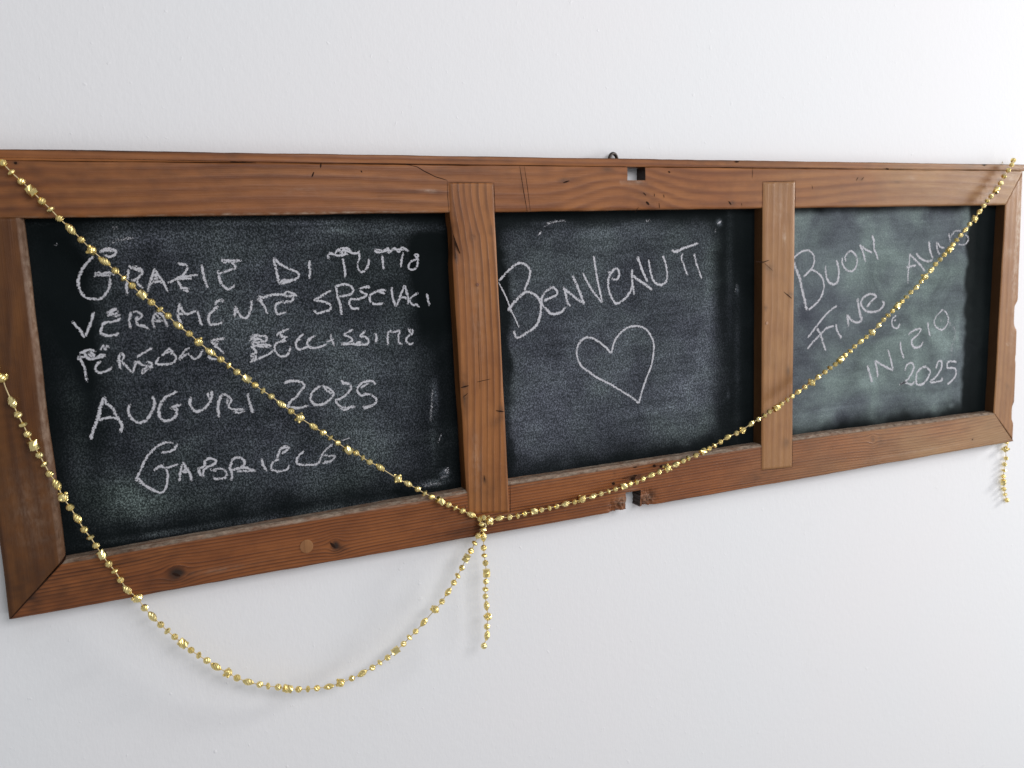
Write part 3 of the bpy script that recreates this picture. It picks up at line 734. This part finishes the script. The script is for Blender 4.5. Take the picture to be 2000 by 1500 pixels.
chalk('chalk_word', p1, *A_, [
 [(60,950),(110,1010),(160,1070),(200,1140)], [(305,850),(285,920),(260,1000),(230,1080),(200,1140)],
 [(445,870),(500,840),(560,805)], [(450,890),(520,880),(590,855)], [(455,900),(500,855),(540,900),(600,880)], [(460,880),(540,830),(570,850)], [(605,920),(560,950),(500,965),(430,970),(395,1020),(385,1080),(420,1110),(500,1115),(560,1105),(575,1080)],
 [(725,850),(705,920),(700,980),(718,1040)], [(725,850),(790,850),(840,890),(800,930),(780,960),(800,1000),(860,1010),(925,1050)], [(785,900),(775,950)],
 [(1000,850),(970,920),(965,980),(985,1040)], [(1000,850),(1060,880),(1100,950),(1125,1020)], [(975,960),(1030,950),(1090,960)], [(990,880),(1050,920)],
 [(1265,750),(1250,830),(1245,900),(1270,960),(1300,980)], [(1265,780),(1300,850),(1340,880),(1400,860),(1460,830)], [(1460,840),(1480,900),(1490,960),(1520,1000)], [(1240,880),(1320,870)],
 [(1650,770),(1690,730),(1760,730)], [(1660,750),(1740,710)], [(1695,790),(1640,830),(1600,870),(1585,930),(1600,985),(1660,990),(1720,980),(1745,940)]]
 + shift([[(30,1360),(40,1270)], [(38,1275),(80,1350),(130,1360),(160,1290),(165,1225)]], K_, A_)
 + shift([[(15,660),(80,670),(140,650),(200,640),(300,640),(340,610),(450,650)], [(10,690),(60,730),(95,780),(125,850)], [(30,670),(70,730)], [(300,650),(360,660),(430,640)], [(400,660),(390,710),(320,720),(250,730),(210,770),(230,850),(280,845),(340,825)]], B_, A_),
 label='chalk word VERAMENTE')
chalk('chalk_word', p1, *B_, [
 [(825,590),(750,630),(690,670),(635,700),(700,710),(770,730),(815,770),(790,810),(720,830),(660,845),(620,800)],
 [(860,550),(880,610),(880,660),(910,740),(930,860)], [(855,555),(950,530),(1030,550),(1055,600),(1020,640),(950,655),(895,670)],
 [(1110,580),(1170,560),(1245,565)], [(1115,590),(1160,620),(1200,640),(1170,670),(1100,690),(1030,690),(1010,740),(1050,790),(1120,795)], [(1150,570),(1230,545)],
 [(1410,600),(1370,590),(1300,610),(1240,650),(1240,710),(1290,745),(1390,735)], [(1320,600),(1400,630)], [(1470,560),(1475,640),(1490,700),(1520,770)],
 [(1520,770),(1550,700),(1580,620),(1610,545),(1630,600),(1650,680),(1650,750)], [(1570,680),(1600,670),(1640,690)], [(1760,620),(1700,660),(1660,700)], [(1655,700),(1700,750),(1740,750),(1775,780)], [(1620,620),(1650,650)],
 [(1855,625),(1865,690),(1880,765)]], label='chalk word SPECIALI')
chalk('chalk_word', p1, *C_, [
 [(140,300),(200,265),(270,245),(330,270)], [(145,330),(170,380),(200,450),(215,520),(230,610)], [(145,300),(130,350),(190,320),(260,350),(330,340),(440,315)], [(240,270),(280,350)], [(200,280),(240,340),(300,290),(310,350)], [(260,260),(320,320)],
 [(380,250),(410,200),(430,245),(450,200),(470,240)], [(330,330),(400,300),(450,320)], [(380,370),(335,420),(325,470),(370,505),(420,490),(460,480),(510,440)],
 [(610,275),(585,330),(590,400),(605,465)], [(610,275),(640,330),(620,370),(560,370)], [(620,380),(670,430),(730,495),(760,430),(780,370)], [(960,225),(880,270),(780,330)], [(760,370),(820,400),(870,420),(930,430),(970,440)], [(750,400),(800,380),(830,420)],
 [(890,380),(950,400),(930,450),(860,460),(850,510),(900,465),(940,470)], [(1060,315),(1140,240),(1190,280),(1225,340),(1190,390),(1100,410),(1020,410),(1000,380),(1040,330)], [(1100,290),(1150,270),(1190,310)],
 [(1250,360),(1290,300),(1340,240),(1375,230)], [(1260,360),(1340,290),(1370,300),(1420,345),(1480,320),(1520,240)], [(1600,150),(1660,130),(1770,120)], [(1610,150),(1650,180),(1690,150),(1660,210),(1700,230),(1760,290)], [(1580,310),(1620,350),(1680,350)], [(1640,160),(1680,200)]],
 width=.0025, label='chalk word PERSONE')
chalk('chalk_word', p1, *D_, [
 [(135,130),(180,90),(250,80),(300,90),(290,130),(210,140),(150,150)], [(140,90),(200,110),(170,150),(180,200),(200,240),(150,270),(200,280)], [(150,100),(250,120),(220,160),(330,170),(340,190)], [(140,200),(200,180),(330,190)], [(140,335),(230,300),(340,250),(370,210)], [(150,290),(190,310),(200,260)], [(160,70),(230,70)],
 [(530,10),(470,30),(430,50),(400,80)], [(500,15),(440,60),(480,100),(450,130),(400,150),(380,200),(410,260),(460,280),(510,260),(540,180)], [(420,140),(500,130)], [(430,90),(510,90)],
 [(665,60),(620,100),(590,150),(600,200),(640,210),(700,190),(760,190)], [(640,110),(600,120)], [(780,80),(720,110),(700,150),(740,200),(820,190),(890,160)], [(740,110),(700,130)], [(930,60),(940,120),(965,180)], [(890,140),(960,110)],
 [(1150,20),(1090,45),(1060,70),(1110,90),(1140,120),(1100,150),(1030,150)], [(1030,165),(1100,160),(1160,150)], [(1270,30),(1220,80),(1270,90),(1300,130),(1280,160),(1180,165),(1100,150)], [(1180,140),(1290,170)], [(1160,170),(1230,130)],
 [(1360,50),(1375,90),(1370,150)], [(1490,30),(1485,100),(1490,170)], [(1490,30),(1540,40),(1600,30),(1590,90),(1600,150),(1640,160)], [(1700,10),(1730,30),(1720,60),(1670,100),(1680,150),(1720,160),(1730,140)], [(1690,0),(1705,60)]],
 width=.0025, label='chalk word BELLISSIME')
chalk('chalk_word', p1, *C_, [
 ([(430,765),(385,860),(360,960),(330,1060),(290,1170),(270,1250)], 1.25, 1), [(420,780),(400,840),(375,900),(370,970),(345,1040)], ([(430,780),(450,850),(510,890),(550,970),(590,1030),(620,1100),(600,1170)], 1.15, 1), [(340,1040),(430,1010),(520,1000),(590,1030)],
 ([(710,850),(690,920),(710,990),(760,1040),(830,1060),(900,1020),(950,940),(980,860),(960,760)], 1.1, 1), [(980,870),(990,820)],
 ([(1235,705),(1180,740),(1110,770),(1060,840),(1030,910),(1040,990),(1080,1035),(1160,1030),(1220,980),(1230,910),(1210,880)], 1.1, 1), [(1150,900),(1220,870),(1290,860)], [(1170,900),(1240,920)],
 ([(1390,770),(1375,840),(1400,900),(1450,935),(1510,920),(1570,870),(1610,800),(1620,720),(1590,700)], 1.1, 1), [(1580,720),(1590,800)], ([(1740,740),(1710,800),(1690,880),(1700,1000)], 1.2, 1), [(1730,740),(1800,760),(1840,800),(1810,870),(1850,910),(1990,910)], [(1860,930),(1920,950),(1990,930)], [(1800,790),(1790,870)]]
 + shift([[(120,640),(130,710),(150,780),(160,835)], [(115,645),(140,730),(175,830)]], D_, C_), label='chalk word AUGURI')
chalk('chalk_number', p1, *D_, [
 [(470,545),(540,520),(620,525),(675,560),(640,610),(590,680),(540,720),(510,770),(570,780),(640,780),(710,755)], [(560,790),(650,780)], [(840,560),(780,600),(740,650),(735,710),(780,750),(850,750),(920,700),(960,650),(920,600),(860,570)], [(850,560),(900,620),(950,640)], [(760,760),(880,740)],
 [(1035,510),(1050,540),(1110,550),(1125,590),(1090,640),(1030,690),(980,710),(1010,760),(1080,780),(1170,770)], [(1010,780),(1070,800),(1150,760)], [(1370,550),(1330,520),(1270,525),(1210,560),(1190,620),(1230,660),(1300,650),(1370,690),(1360,740),(1290,770),(1240,770)], [(1220,590),(1300,540)], [(1250,790),(1350,760)], [(1250,640),(1340,660)]],
 label='chalk year 2025 in angular figures')
chalk('chalk_word', p1, *E_, [
 [(465,115),(430,165),(380,185),(325,190)], ([(430,110),(370,105),(300,130),(240,185),(190,250),(155,330),(125,390),(115,420),(170,460),(240,500),(320,530),(355,510),(375,450),(380,380),(365,320)], .95, 1), [(120,400),(200,480),(290,520)],
 [(265,345),(310,310),(370,320),(470,290)], [(280,320),(350,290)], [(500,290),(490,350),(480,435)], [(510,270),(540,330),(570,370),(585,435)], [(485,350),(560,360)], [(500,340),(560,320)],
 [(640,330),(660,380),(690,400)], [(630,330),(690,310),(700,260),(740,240),(790,260),(770,290),(690,330),(680,400)], [(770,330),(840,330),(880,360),(870,400),(800,415),(760,395)], [(740,330),(800,350)],
 [(930,260),(910,310),(925,370),(920,430)], [(920,260),(970,230),(1030,260),(1020,300),(960,330),(910,340)], [(950,330),(1040,320),(1130,350)], [(970,350),(1120,345)], [(1175,240),(1195,300),(1220,350)], [(1180,270),(1200,330)],
 [(1390,130),(1340,160),(1320,210),(1310,240)], [(1330,150),(1410,150),(1350,200)], [(1330,240),(1270,280),(1260,330),(1320,350),(1390,335),(1410,295)], [(1540,180),(1510,200),(1480,240),(1480,280),(1530,295),(1640,290),(1680,260)],
 [(1780,120),(1720,170),(1690,210),(1670,260)], [(1700,210),(1760,220),(1800,220),(1770,260),(1710,270)], [(1690,280),(1760,270)], ([(1840,95),(1900,75),(1945,55)], .5, .6)], label='chalk signature GABRIELE')
chalk('chalk_word', p2, *F_, [
 ([(65,390),(110,340),(170,280),(230,240),(290,250),(330,300),(325,360),(300,430),(275,490)], .95, .95), ([(60,400),(100,480),(140,570),(160,630),(200,710),(240,800)], .6, .95), ([(140,640),(200,570),(260,510),(310,485),(370,510),(415,560),(425,630),(410,720),(370,790),(300,840),(220,880),(190,820)], 1.05, 1), [(140,650),(180,615)], [(150,610),(170,660)],
 [(450,560),(500,540),(560,510),(560,470),(520,450),(470,480),(435,530),(435,590),(470,630),(510,670),(560,675),(610,650),(640,610)], [(620,440),(640,510),(655,580),(680,610)], [(625,460),(680,500),(740,550),(800,580)], [(700,345),(730,420),(765,500),(800,595)],
 ([(785,320),(830,410),(880,490),(950,575)], .85, 1), ([(880,175),(895,280),(920,420),(955,575)], .9, 1.1), ([(1035,370),(1080,380),(1100,330),(1080,285),(1040,310),(1010,360),(1005,430),(1020,500),(1050,560),(1080,585),(1140,550),(1190,490),(1215,420)], .95, 1), [(1000,320),(1030,320)],
 [(1210,290),(1210,370),(1220,450),(1230,510)], [(1200,330),(1260,380),(1320,420),(1385,470)], ([(1255,180),(1280,250),(1310,330),(1345,400)], 1.1, 1.1), ([(1355,205),(1365,290),(1390,380),(1430,420),(1480,420),(1510,370),(1510,290),(1495,230),(1475,175)], .95, 1),
 [(1550,125),(1590,140),(1650,110),(1710,90),(1780,65)], [(1560,140),(1620,125)], ([(1645,155),(1635,200),(1655,250),(1670,300),(1690,345)], .8, .9), ([(1745,155),(1760,230),(1785,300),(1810,370)], .85, .85)], width=.0032, label='chalk word BENVENUTI')
chalk('chalk_heart', p2, *F_, [([(1030,1020),(990,970),(930,920),(870,885),(810,880),(760,920),(735,980),(740,1050),(770,1120),(830,1170),(920,1230),(1020,1280),(1120,1340),(1200,1390),(1270,1445)], .85, 1), ([(1270,1445),(1290,1360),(1330,1240),(1375,1120),(1395,1010),(1395,930),(1370,860),(1320,800),(1250,780),(1180,790),(1110,840),(1060,910),(1030,1020)], .85, 1)], width=.0032, label='hand-drawn chalk heart outline')
RW = .0037
chalk('chalk_word', p3, *G_, [
 ([(50,375),(110,320),(180,285),(240,290),(280,340),(290,400),(270,470),(220,530),(170,580)], .85, 1), ([(52,410),(85,500),(125,600),(150,720),(180,840),(205,960)], 1.3, .9), ([(250,500),(310,520),(370,580),(395,650),(395,720),(360,820),(300,890),(220,960)], .85, 1),
 [(415,455),(420,540),(435,610),(490,665),(540,650),(560,590),(565,500),(540,390)], ([(640,410),(640,350),(680,300),(720,300),(760,350),(770,420),(745,490),(700,520),(640,490),(605,430),(605,365)], .9, .95), [(800,215),(830,280),(850,350),(865,415)], ([(820,235),(880,280),(950,310)], .9, .9), [(940,110),(960,180),(965,270),(990,330),(1010,390)]], width=RW, label='chalk word BUON')
chalk('chalk_word', p3, *H_, [
 ([(515,285),(510,380),(500,470),(500,545)], .8, .95), [(510,290),(560,340),(610,390),(645,440)], [(480,410),(540,395),(570,390)], [(570,285),(610,330),(670,355),(715,340)], [(680,180),(690,260),(715,335)], [(745,185),(755,260),(775,300)], [(750,190),(780,230),(815,240)],
 ([(850,110),(865,190)], .9, .8), ([(865,150),(890,110),(920,90),(960,95)], .9, .8), ([(930,205),(970,215),(1010,190),(1020,155),(990,120)], .8, .75)], width=RW, press=.9, label='chalk word ANNO')
chalk('chalk_word', p3, *G_, [
 ([(550,905),(470,960),(400,1030),(320,1130),(260,1210),(215,1270)], .85, 1), ([(210,1395),(280,1310),(360,1230),(430,1160),(510,1135)], .85, 1), [(320,1160),(360,1230),(390,1330),(420,1410)], [(535,1110),(545,1180),(575,1240),(590,1260),(575,1280)], ([(655,1000),(670,1080),(675,1145)], 1.1, 1),
 [(655,1005),(710,1070),(770,1095),(830,1075)], ([(775,825),(790,920),(805,1000),(830,1075)], 1.2, 1), [(880,920),(940,850),(985,800),(930,775),(860,800),(815,860),(830,920),(880,970),(960,975),(1030,950),(1075,890),(1055,850)]], width=RW, label='chalk word FINE')
chalk('chalk_word', p3, *H_, [([(400,820),(375,840),(360,870),(370,920),(410,930),(430,890)], .8, 1), ([(375,865),(400,860)], .8, .9)], width=RW, label='small chalk letter E joining two words')
chalk('chalk_word', p3, *H_, [
 ([(150,1250),(165,1310),(190,1400)], 1.2, 1), [(215,1210),(230,1280),(240,1355)], [(215,1210),(280,1250),(370,1295)], [(325,1110),(345,1180),(370,1290)], [(430,1045),(440,1120),(465,1190)], [(500,985),(560,945),(610,940),(580,990),(530,1040),(550,1095),(600,1090),(630,1050)],
 [(670,880),(675,940),(690,1000)], ([(800,770),(750,820),(725,870),(740,920),(790,945),(830,910),(845,850),(830,800),(800,770)], .85, .95), ([(850,880),(900,940),(905,1010),(880,1080),(875,1170)], 1.2, .35), ([(775,860),(795,870)], 1.2, .6)], width=RW, press=.95, label='chalk word INIZIO')
chalk('chalk_number', p3, *H_, [
 [(475,1300),(490,1250),(530,1230),(550,1270),(520,1340),(480,1390),(430,1415),(480,1400),(530,1415),(560,1390)], [(620,1270),(580,1310),(570,1370),(580,1415),(630,1410),(670,1360),(690,1300),(650,1265),(620,1270)], [(740,1280),(760,1220),(790,1220),(785,1280),(740,1350),(695,1390),(740,1395),(790,1380),(790,1350)], [(920,1220),(850,1220),(840,1270),(900,1275),(915,1320),(890,1370),(840,1415)]],
 width=RW, press=.95, label='chalk year 2025 in rounded figures')
def smears(name, par, ox, oy, sc_, lst):
    for q in lst: chalk(name, par, ox, oy, sc_, [q])
# old half-rubbed marks
smears('chalk_smear', p2, 850, 280, 4, [([(800,720),(830,690)], .9, .75), ([(870,630),(940,610),(1020,605)], 1.2, .45), ([(840,660),(880,630)], .8, .4)])
smears('chalk_smear', p2, 1150, 280, 4, [([(1005,630),(1035,605)], .8, .9), ([(990,660),(985,700)], .8, .4), ([(1140,1170),(1155,1100)], .7, .4), ([(440,605),(480,600)], 1.2, .5)])
smears('chalk_smear', p1, 400, 600, 4, [([(1780,640),(1770,800),(1760,900)], 1.0, .42), ([(1850,990),(1820,1060)], .8, .45), ([(1870,1290),(1900,1260),(1890,1310)], 1.2, .5), ([(1700,1390),(1850,1370)], 1.6, .35), ([(1840,1340),(1910,1300)], 1.2, .35)])
smears('chalk_smear', p1, 0, 280, 4, [([(860,780),(960,750),(1060,740)], 1.2, .45), ([(430,800),(450,780)], .9, .45), ([(880,660),(930,655)], 1.4, .35)])

# ------------------------------------------------------------------ bead garlands
def lathe(prof, seg, twist=0.0, ring_r=None):
    """prof: (along, radius); axis is local X"""
    V, F = [], []
    for i, (a, r) in enumerate(prof):
        for j in range(seg):
            t = 2 * math.pi * (j + twist * i) / seg
            rr = r * (ring_r[j % len(ring_r)] if ring_r and 0 < i < len(prof) - 1 else 1)
            V.append((a, rr * math.cos(t), rr * math.sin(t)))
    n = len(prof)
    for i in range(n - 1):
        for j in range(seg):
            k = (j + 1) % seg
            F.append((i * seg + j, i * seg + k, (i + 1) * seg + k, (i + 1) * seg + j))
    F.append(tuple(range(seg - 1, -1, -1))); F.append(tuple((n - 1) * seg + j for j in range(seg)))
    return V, F
def mk(name, VF):
    me = bpy.data.meshes.new(name); me.from_pydata(VF[0], [], VF[1]); me.materials.append(GOLD); me.update(); return me
mm = .001
def ball_prof(r, n=5, sq=1.0):
    return [(-math.cos(math.pi * (i + .35) / (n + .7 - 0.0)) * r * sq, math.sin(math.pi * (i + .35) / (n + .7)) * r) for i in range(n + 1)]
round_me = [mk('round_bead', lathe(ball_prof(4.0 * mm, 7), 12, .5)), mk('round_bead_b', lathe(ball_prof(3.9 * mm, 6), 10, .5))]
disc_me = mk('disc_bead', lathe([(-2.4 * mm, 1.2 * mm), (-1.8 * mm, 3.0 * mm), (-.6 * mm, 4.1 * mm), (.6 * mm, 4.1 * mm), (1.8 * mm, 3.0 * mm), (2.4 * mm, 1.2 * mm)], 11))
oval_me = mk('oval_bead', lathe([(-6.6 * mm, .9 * mm), (-5.0 * mm, 2.2 * mm), (-2.8 * mm, 3.4 * mm), (-.9 * mm, 3.85 * mm), (.9 * mm, 3.85 * mm), (2.8 * mm, 3.4 * mm), (5.0 * mm, 2.2 * mm), (6.6 * mm, .9 * mm)], 10, .5))
barrel_me = mk('barrel_bead', lathe([(-5.0 * mm, 3.0 * mm), (-4.7 * mm, 4.7 * mm), (-2.4 * mm, 4.4 * mm), (0, 4.8 * mm), (2.4 * mm, 4.4 * mm), (4.7 * mm, 4.7 * mm), (5.0 * mm, 3.0 * mm)], 14, .5, ring_r=[1.0, .91]))
def cluster():
    V, F = lathe(ball_prof(5.0 * mm, 8), 14, .5)
    V = list(V); F = list(F)
    for k in range(5):
        a = (0.0, .95, 1.75, 3.0, 4.1)[k]
        q_ = (-3.2, 1.5, -2.0, 2.4, -1.0)[k]; rr_ = (4.5, 4.9, 4.6, 4.4, 4.8)[k] * mm
        c = (q_ * mm, rr_ * math.cos(a), rr_ * math.sin(a))
        v2, f2 = lathe(ball_prof(1.8 * mm, 5), 8, .5)
        b = len(V)
        V += [(p[0] + c[0], p[1] + c[1], p[2] + c[2]) for p in v2]; F += [tuple(b + i for i in q) for q in f2]
    return V, F
cluster_me = mk('cluster_bead', cluster())
MESH = dict(r=None, d=disc_me, o=oval_me, b=barrel_me, c=cluster_me)
NAME = dict(r='round_bead', d='disc_bead', o='oval_bead', b='barrel_bead', c='cluster_bead')

def tube(name, pts, r, mat, parent, off, seg=6):
    V, F = [], []
    P = [Vector(p) for p in pts]; n = len(P)
    for i, p in enumerate(P):
        d = (P[min(i + 1, n - 1)] - P[max(i - 1, 0)]).normalized()
        a = d.cross(Vector((0, 1, 0.01))).normalized(); b = d.cross(a)
        for j in range(seg):
            t = 2 * math.pi * j / seg
            q = p + (a * math.cos(t) + b * math.sin(t)) * r
            V.append(off((q.x, q.y, q.z)))
        if i:
            for j in range(seg):
                k = (j + 1) % seg
                F.append(((i - 1) * seg + j, (i - 1) * seg + k, i * seg + k, i * seg + j))
    return mesh_obj(name, V, F, mat, parent, smooth=True)

def strand(parent, beads, closed_path=None, jitter=.0004):
    """beads: list of (type, px, py, y). Returns the 3-D positions."""
    base = parent.location
    P = []
    for (k, px, py, y) in beads:
        x, z = at(px, py, y); P.append(Vector((x, y, z)))
    off = lambda v: (v[0] - base.x, v[1] - base.y, v[2] - base.z)
    n = len(P)
    for i, (k, px, py, y) in enumerate(beads):
        if k == '.': continue
        d = (P[min(i + 1, n - 1)] - P[max(i - 1, 0)]).normalized()
        me = random.choice(round_me) if k == 'r' else MESH[k]
        o = bpy.data.objects.new(NAME[k], me); C.objects.link(o); o.parent = parent
        q = d.to_track_quat('X', 'Z')
        spin = random.uniform(0, 6.28)
        wob = Vector((random.uniform(-.18, .18), random.uniform(-.18, .18), random.uniform(-.18, .18)))
        m = q.to_matrix() @ Matrix.Rotation(spin, 3, 'X') @ Matrix.Rotation(wob.z * (1.6 if k in 'dc' else .8), 3, 'Z') @ Matrix.Rotation(wob.y * (1.6 if k in 'dc' else .8), 3, 'Y')
        o.rotation_euler = m.to_euler()
        o.location = off(P[i] + Vector((random.uniform(-1, 1), random.uniform(-1, 1), random.uniform(-1, 1))) * jitter * .6)
        s = random.uniform(.95, 1.05); o.scale = (s, s, s)
    return P, off
def cord(parent, P, off, name='cord'):
    pts = [tuple(p) for p in catmull([tuple(p) for p in P], .004)]
    return tube(name, pts, .00058, CORD, parent, off)

# pattern of one period between two cluster beads, as fractions of the way
PER = [('o', .120), ('r', .225), ('d', .305), ('r', .385), ('b', .475), ('r', .565), ('d', .645), ('r', .720), ('o', .820), ('r', .915)]
def between(a, b, yfun, rev=False, skip=()):
    out = []
    per = PER if not rev else [(k, 1 - f) for k, f in reversed(PER)]
    (x0, z0), (x1, z1) = at(a[0], a[1]), at(b[0], b[1])
    for i, (k, f) in enumerate(per):
        if i in skip: continue
        out.append((k, f))
    return out

Y1 = -.0052
# first garland: down the left diagonal to the knot, up to the right corner, over the top and out below
left = [('c', -30, 276), ('r', -11, 300), ('r', 5, 318), ('d', 22.5, 337), ('r', 42, 354), ('b', 62, 373), ('r', 82, 393), ('d', 99, 409), ('r', 116, 427), ('o', 138, 447), ('r', 159, 468), ('c', 179, 488), ('o', 204, 510), ('r', 225, 529), ('d', 242, 543), ('r', 258, 558), ('b', 277, 575), ('r', 296, 590), ('d', 312, 604), ('r', 328, 617), ('o', 348, 636), ('r', 370, 652),
        ('c', 388, 668), ('o', 411, 687), ('r', 431, 702), ('d', 447, 713), ('r', 463, 726), ('b', 481, 740), ('r', 498, 752), ('d', 513, 763), ('r', 530, 774), ('o', 549, 789), ('r', 568, 803), ('c', 586, 816), ('o', 612, 833), ('r', 631, 845), ('d', 645, 855), ('r', 660, 865), ('b', 679, 878), ('r', 695, 884), ('d', 708, 894), ('r', 722, 902), ('o', 742, 913),
        ('c', 777, 935), ('o', 797, 945), ('r', 815, 955), ('d', 829, 963), ('r', 843, 970), ('b', 860, 978), ('r', 875, 985), ('d', 889, 991), ('r', 903, 997), ('o', 920, 1005), ('r', 937, 1013)]
right = [('c', 956, 1016), ('o', 976, 1012), ('r', 995, 1010), ('d', 1010, 1007), ('r', 1025, 1003), ('b', 1042, 999), ('r', 1057, 996), ('d', 1072, 992), ('r', 1087, 989), ('o', 1105, 984), ('r', 1122, 980), ('c', 1137, 975), ('o', 1158, 969), ('r', 1174, 964), ('d', 1188, 960), ('r', 1202, 955), ('b', 1218, 950), ('r', 1231, 945), ('d', 1243, 941), ('r', 1256, 935), ('o', 1272, 928), ('r', 1287, 922),
         ('c', 1303, 914), ('o', 1320, 907), ('r', 1334, 900), ('d', 1344, 895), ('r', 1359, 889), ('b', 1373, 882), ('r', 1385, 876), ('d', 1395, 870), ('r', 1407, 863), ('o', 1421, 854), ('r', 1438, 846), ('c', 1450, 840), ('o', 1467, 827), ('r', 1481, 819), ('d', 1493, 812), ('r', 1503, 804), ('b', 1516, 797), ('r', 1526, 789), ('d', 1537, 781), ('r', 1547, 774), ('o', 1559, 765), ('r', 1572, 756),
         ('c', 1585, 747), ('o', 1598, 736), ('r', 1611, 727), ('d', 1621, 719), ('r', 1631, 712), ('b', 1641, 703), ('r', 1651, 694), ('d', 1660, 686), ('r', 1669, 677), ('o', 1681, 667), ('r', 1692, 658), ('c', 1703, 649), ('o', 1716, 635), ('r', 1726, 625), ('d', 1734, 616), ('r', 1743, 608), ('b', 1753, 598), ('r', 1762, 589), ('d', 1770, 580), ('r', 1779, 571), ('o', 1790, 561), ('r', 1799, 550),
         ('c', 1806, 541), ('o', 1818, 528), ('r', 1827, 516), ('d', 1836, 507), ('r', 1844, 498), ('b', 1854, 488), ('r', 1861, 478), ('d', 1868, 469), ('r', 1876, 460), ('o', 1885, 449), ('r', 1894, 438), ('c', 1904, 427), ('o', 1913, 414), ('r', 1921, 402), ('d', 1928, 393), ('r', 1936, 384), ('b', 1946, 372), ('r', 1954, 358), ('d', 1961, 345), ('r', 1969, 333), ('r', 1976, 322)]
beads = [(k, x, y, Y1 - (.0022 if k in 'cb' else 0)) for k, x, y in left]
nR = len(right)
for i, (k, x, y) in enumerate(right):
    t = i / (nR - 1)
    yy = Y1 - .012 * math.sin(math.pi * min(1, max(0, (t - .12) / .88))) ** 1.0 - .004 * t
    beads.append((k, x, y, yy - (.0012 if k in 'cb' else 0)))
g1 = empty('bead_garland', (0.42, Y1, -.30))
g1['label'] = 'long gold bead garland crossing all three panels in one wide V'
g1['category'] = 'garland'; g1['group'] = 'gold bead garlands strung on the chalkboard'
P, off = strand(g1, beads)
over = strand(g1, [('r', 1979, 313, -.003)])[0]
P += over
xk = P[-1].x
P += [Vector((xk, .0006, ZT + .0004)), Vector((xk, .0030, ZT - .0025)), Vector((xk, .0120, ZT - .0065)), Vector((xk, .0203, ZT - .008)), Vector((xk - .004, .0203, -.10)), Vector((xk - .012, .0203, -.33))]
tail = [('r', 1966, 864), ('c', 1964, 877), ('r', 1965, 895), ('r', 1962, 907), ('d', 1961, 919), ('r', 1960, 930), ('b', 1960, 942), ('r', 1961, 955), ('d', 1963, 966), ('r', 1967, 977)]
PT, _ = strand(g1, [(k, x, y, .0165 if k in 'rd' else .0145) for k, x, y in tail])
P += PT
cord(g1, P, off)

# second garland: the low swag from the left edge, knotted at the middle, with its own tail
swag = [('c', -62, 640), ('r', -48, 662), ('o', -34, 684), ('r', -20, 704), ('r', -9, 720), ('c', 4, 738), ('.', 12, 760), ('o', 24, 786), ('r', 35, 810), ('d', 45, 829), ('r', 54, 848), ('b', 65, 869), ('r', 77, 889), ('d', 87, 907), ('r', 97, 925), ('o', 111, 946), ('c', 123, 971), ('r', 137, 991), ('o', 151, 1013), ('r', 164, 1034), ('d', 176, 1049), ('r', 187, 1065), ('b', 199, 1083), ('r', 212, 1101), ('d', 224, 1115),
        ('r', 235, 1132), ('o', 249, 1152), ('c', 268, 1168), ('r', 282, 1187), ('o', 298, 1204), ('r', 314, 1220), ('d', 327, 1232), ('r', 341, 1244), ('b', 357, 1257), ('r', 373, 1270), ('d', 388, 1280), ('r', 404, 1290), ('o', 422, 1302), ('c', 445, 1314), ('r', 463, 1324), ('o', 485, 1332), ('r', 507, 1337), ('d', 524, 1340), ('r', 543, 1342), ('b', 562, 1345), ('r', 583, 1346), ('d', 601, 1346), ('r', 619, 1344), ('o', 642, 1341),
        ('c', 665, 1334), ('r', 687, 1325), ('o', 708, 1315), ('r', 727, 1304), ('d', 742, 1294), ('r', 757, 1284), ('b', 773, 1271), ('r', 788, 1258), ('d', 800, 1245), ('r', 812, 1233), ('o', 828, 1215), ('c', 850, 1190), ('r', 863, 1175), ('o', 875, 1156), ('r', 886, 1138), ('d', 894, 1124), ('r', 902, 1109), ('b', 911, 1090), ('r', 920, 1076), ('d', 927, 1061), ('r', 934, 1046)]
g2 = empty('bead_garland', (0.30, Y1, -.36))
g2['label'] = 'shorter gold bead garland hanging as a low swag below the left panel'
g2['category'] = 'garland'; g2['group'] = 'gold bead garlands strung on the chalkboard'
sw = []
for i, (k, x, y) in enumerate(swag):
    t = i / (len(swag) - 1)
    sw.append((k, x, y, Y1 - (.0022 if k in 'cb' else 0) + .006 * math.sin(math.pi * t) * (y > 1150)))
P2, off2 = strand(g2, sw)
knot = [('d', 941, 1024), ('r', 944, 1010), ('d', 943, 1033)]
PK, _ = strand(g2, [(k, x, y, Y1 - .0045) for k, x, y in knot], jitter=.001)
xk2, zk2 = at(941, 1032, Y1)
P2.append(Vector((xk2, Y1, zk2)))
cord(g2, P2, off2)
tail2 = [('.', 942, 1018), ('o', 944, 1049), ('r', 945, 1070), ('d', 946, 1085), ('r', 948, 1100), ('b', 950, 1119), ('r', 949, 1136), ('d', 948, 1151), ('r', 948, 1165), ('o', 950.5, 1183), ('c', 953, 1204), ('r', 951, 1224), ('o', 951, 1241), ('r', 945, 1261)]
P3, _ = strand(g2, [(k, x, y, Y1 + .001 - (.001 if k in 'cb' else 0)) for k, x, y in tail2])
cord(g2, P3, off2)
# the loops of thread tied round the crossing
kc = np.array([*at(943, 1022, Y1 - .001)])
loop = []
for i in range(60):
    a = i / 59 * 2 * math.pi * 3.2
    loop.append((kc[0] + .0040 * math.cos(a) + .0010 * math.sin(3 * a), Y1 - .001 + .0052 * math.sin(a), kc[1] + .0060 * math.sin(a * .5 + .4) - .002))
tube('knot', loop, .0010, CORD, g2, off2)
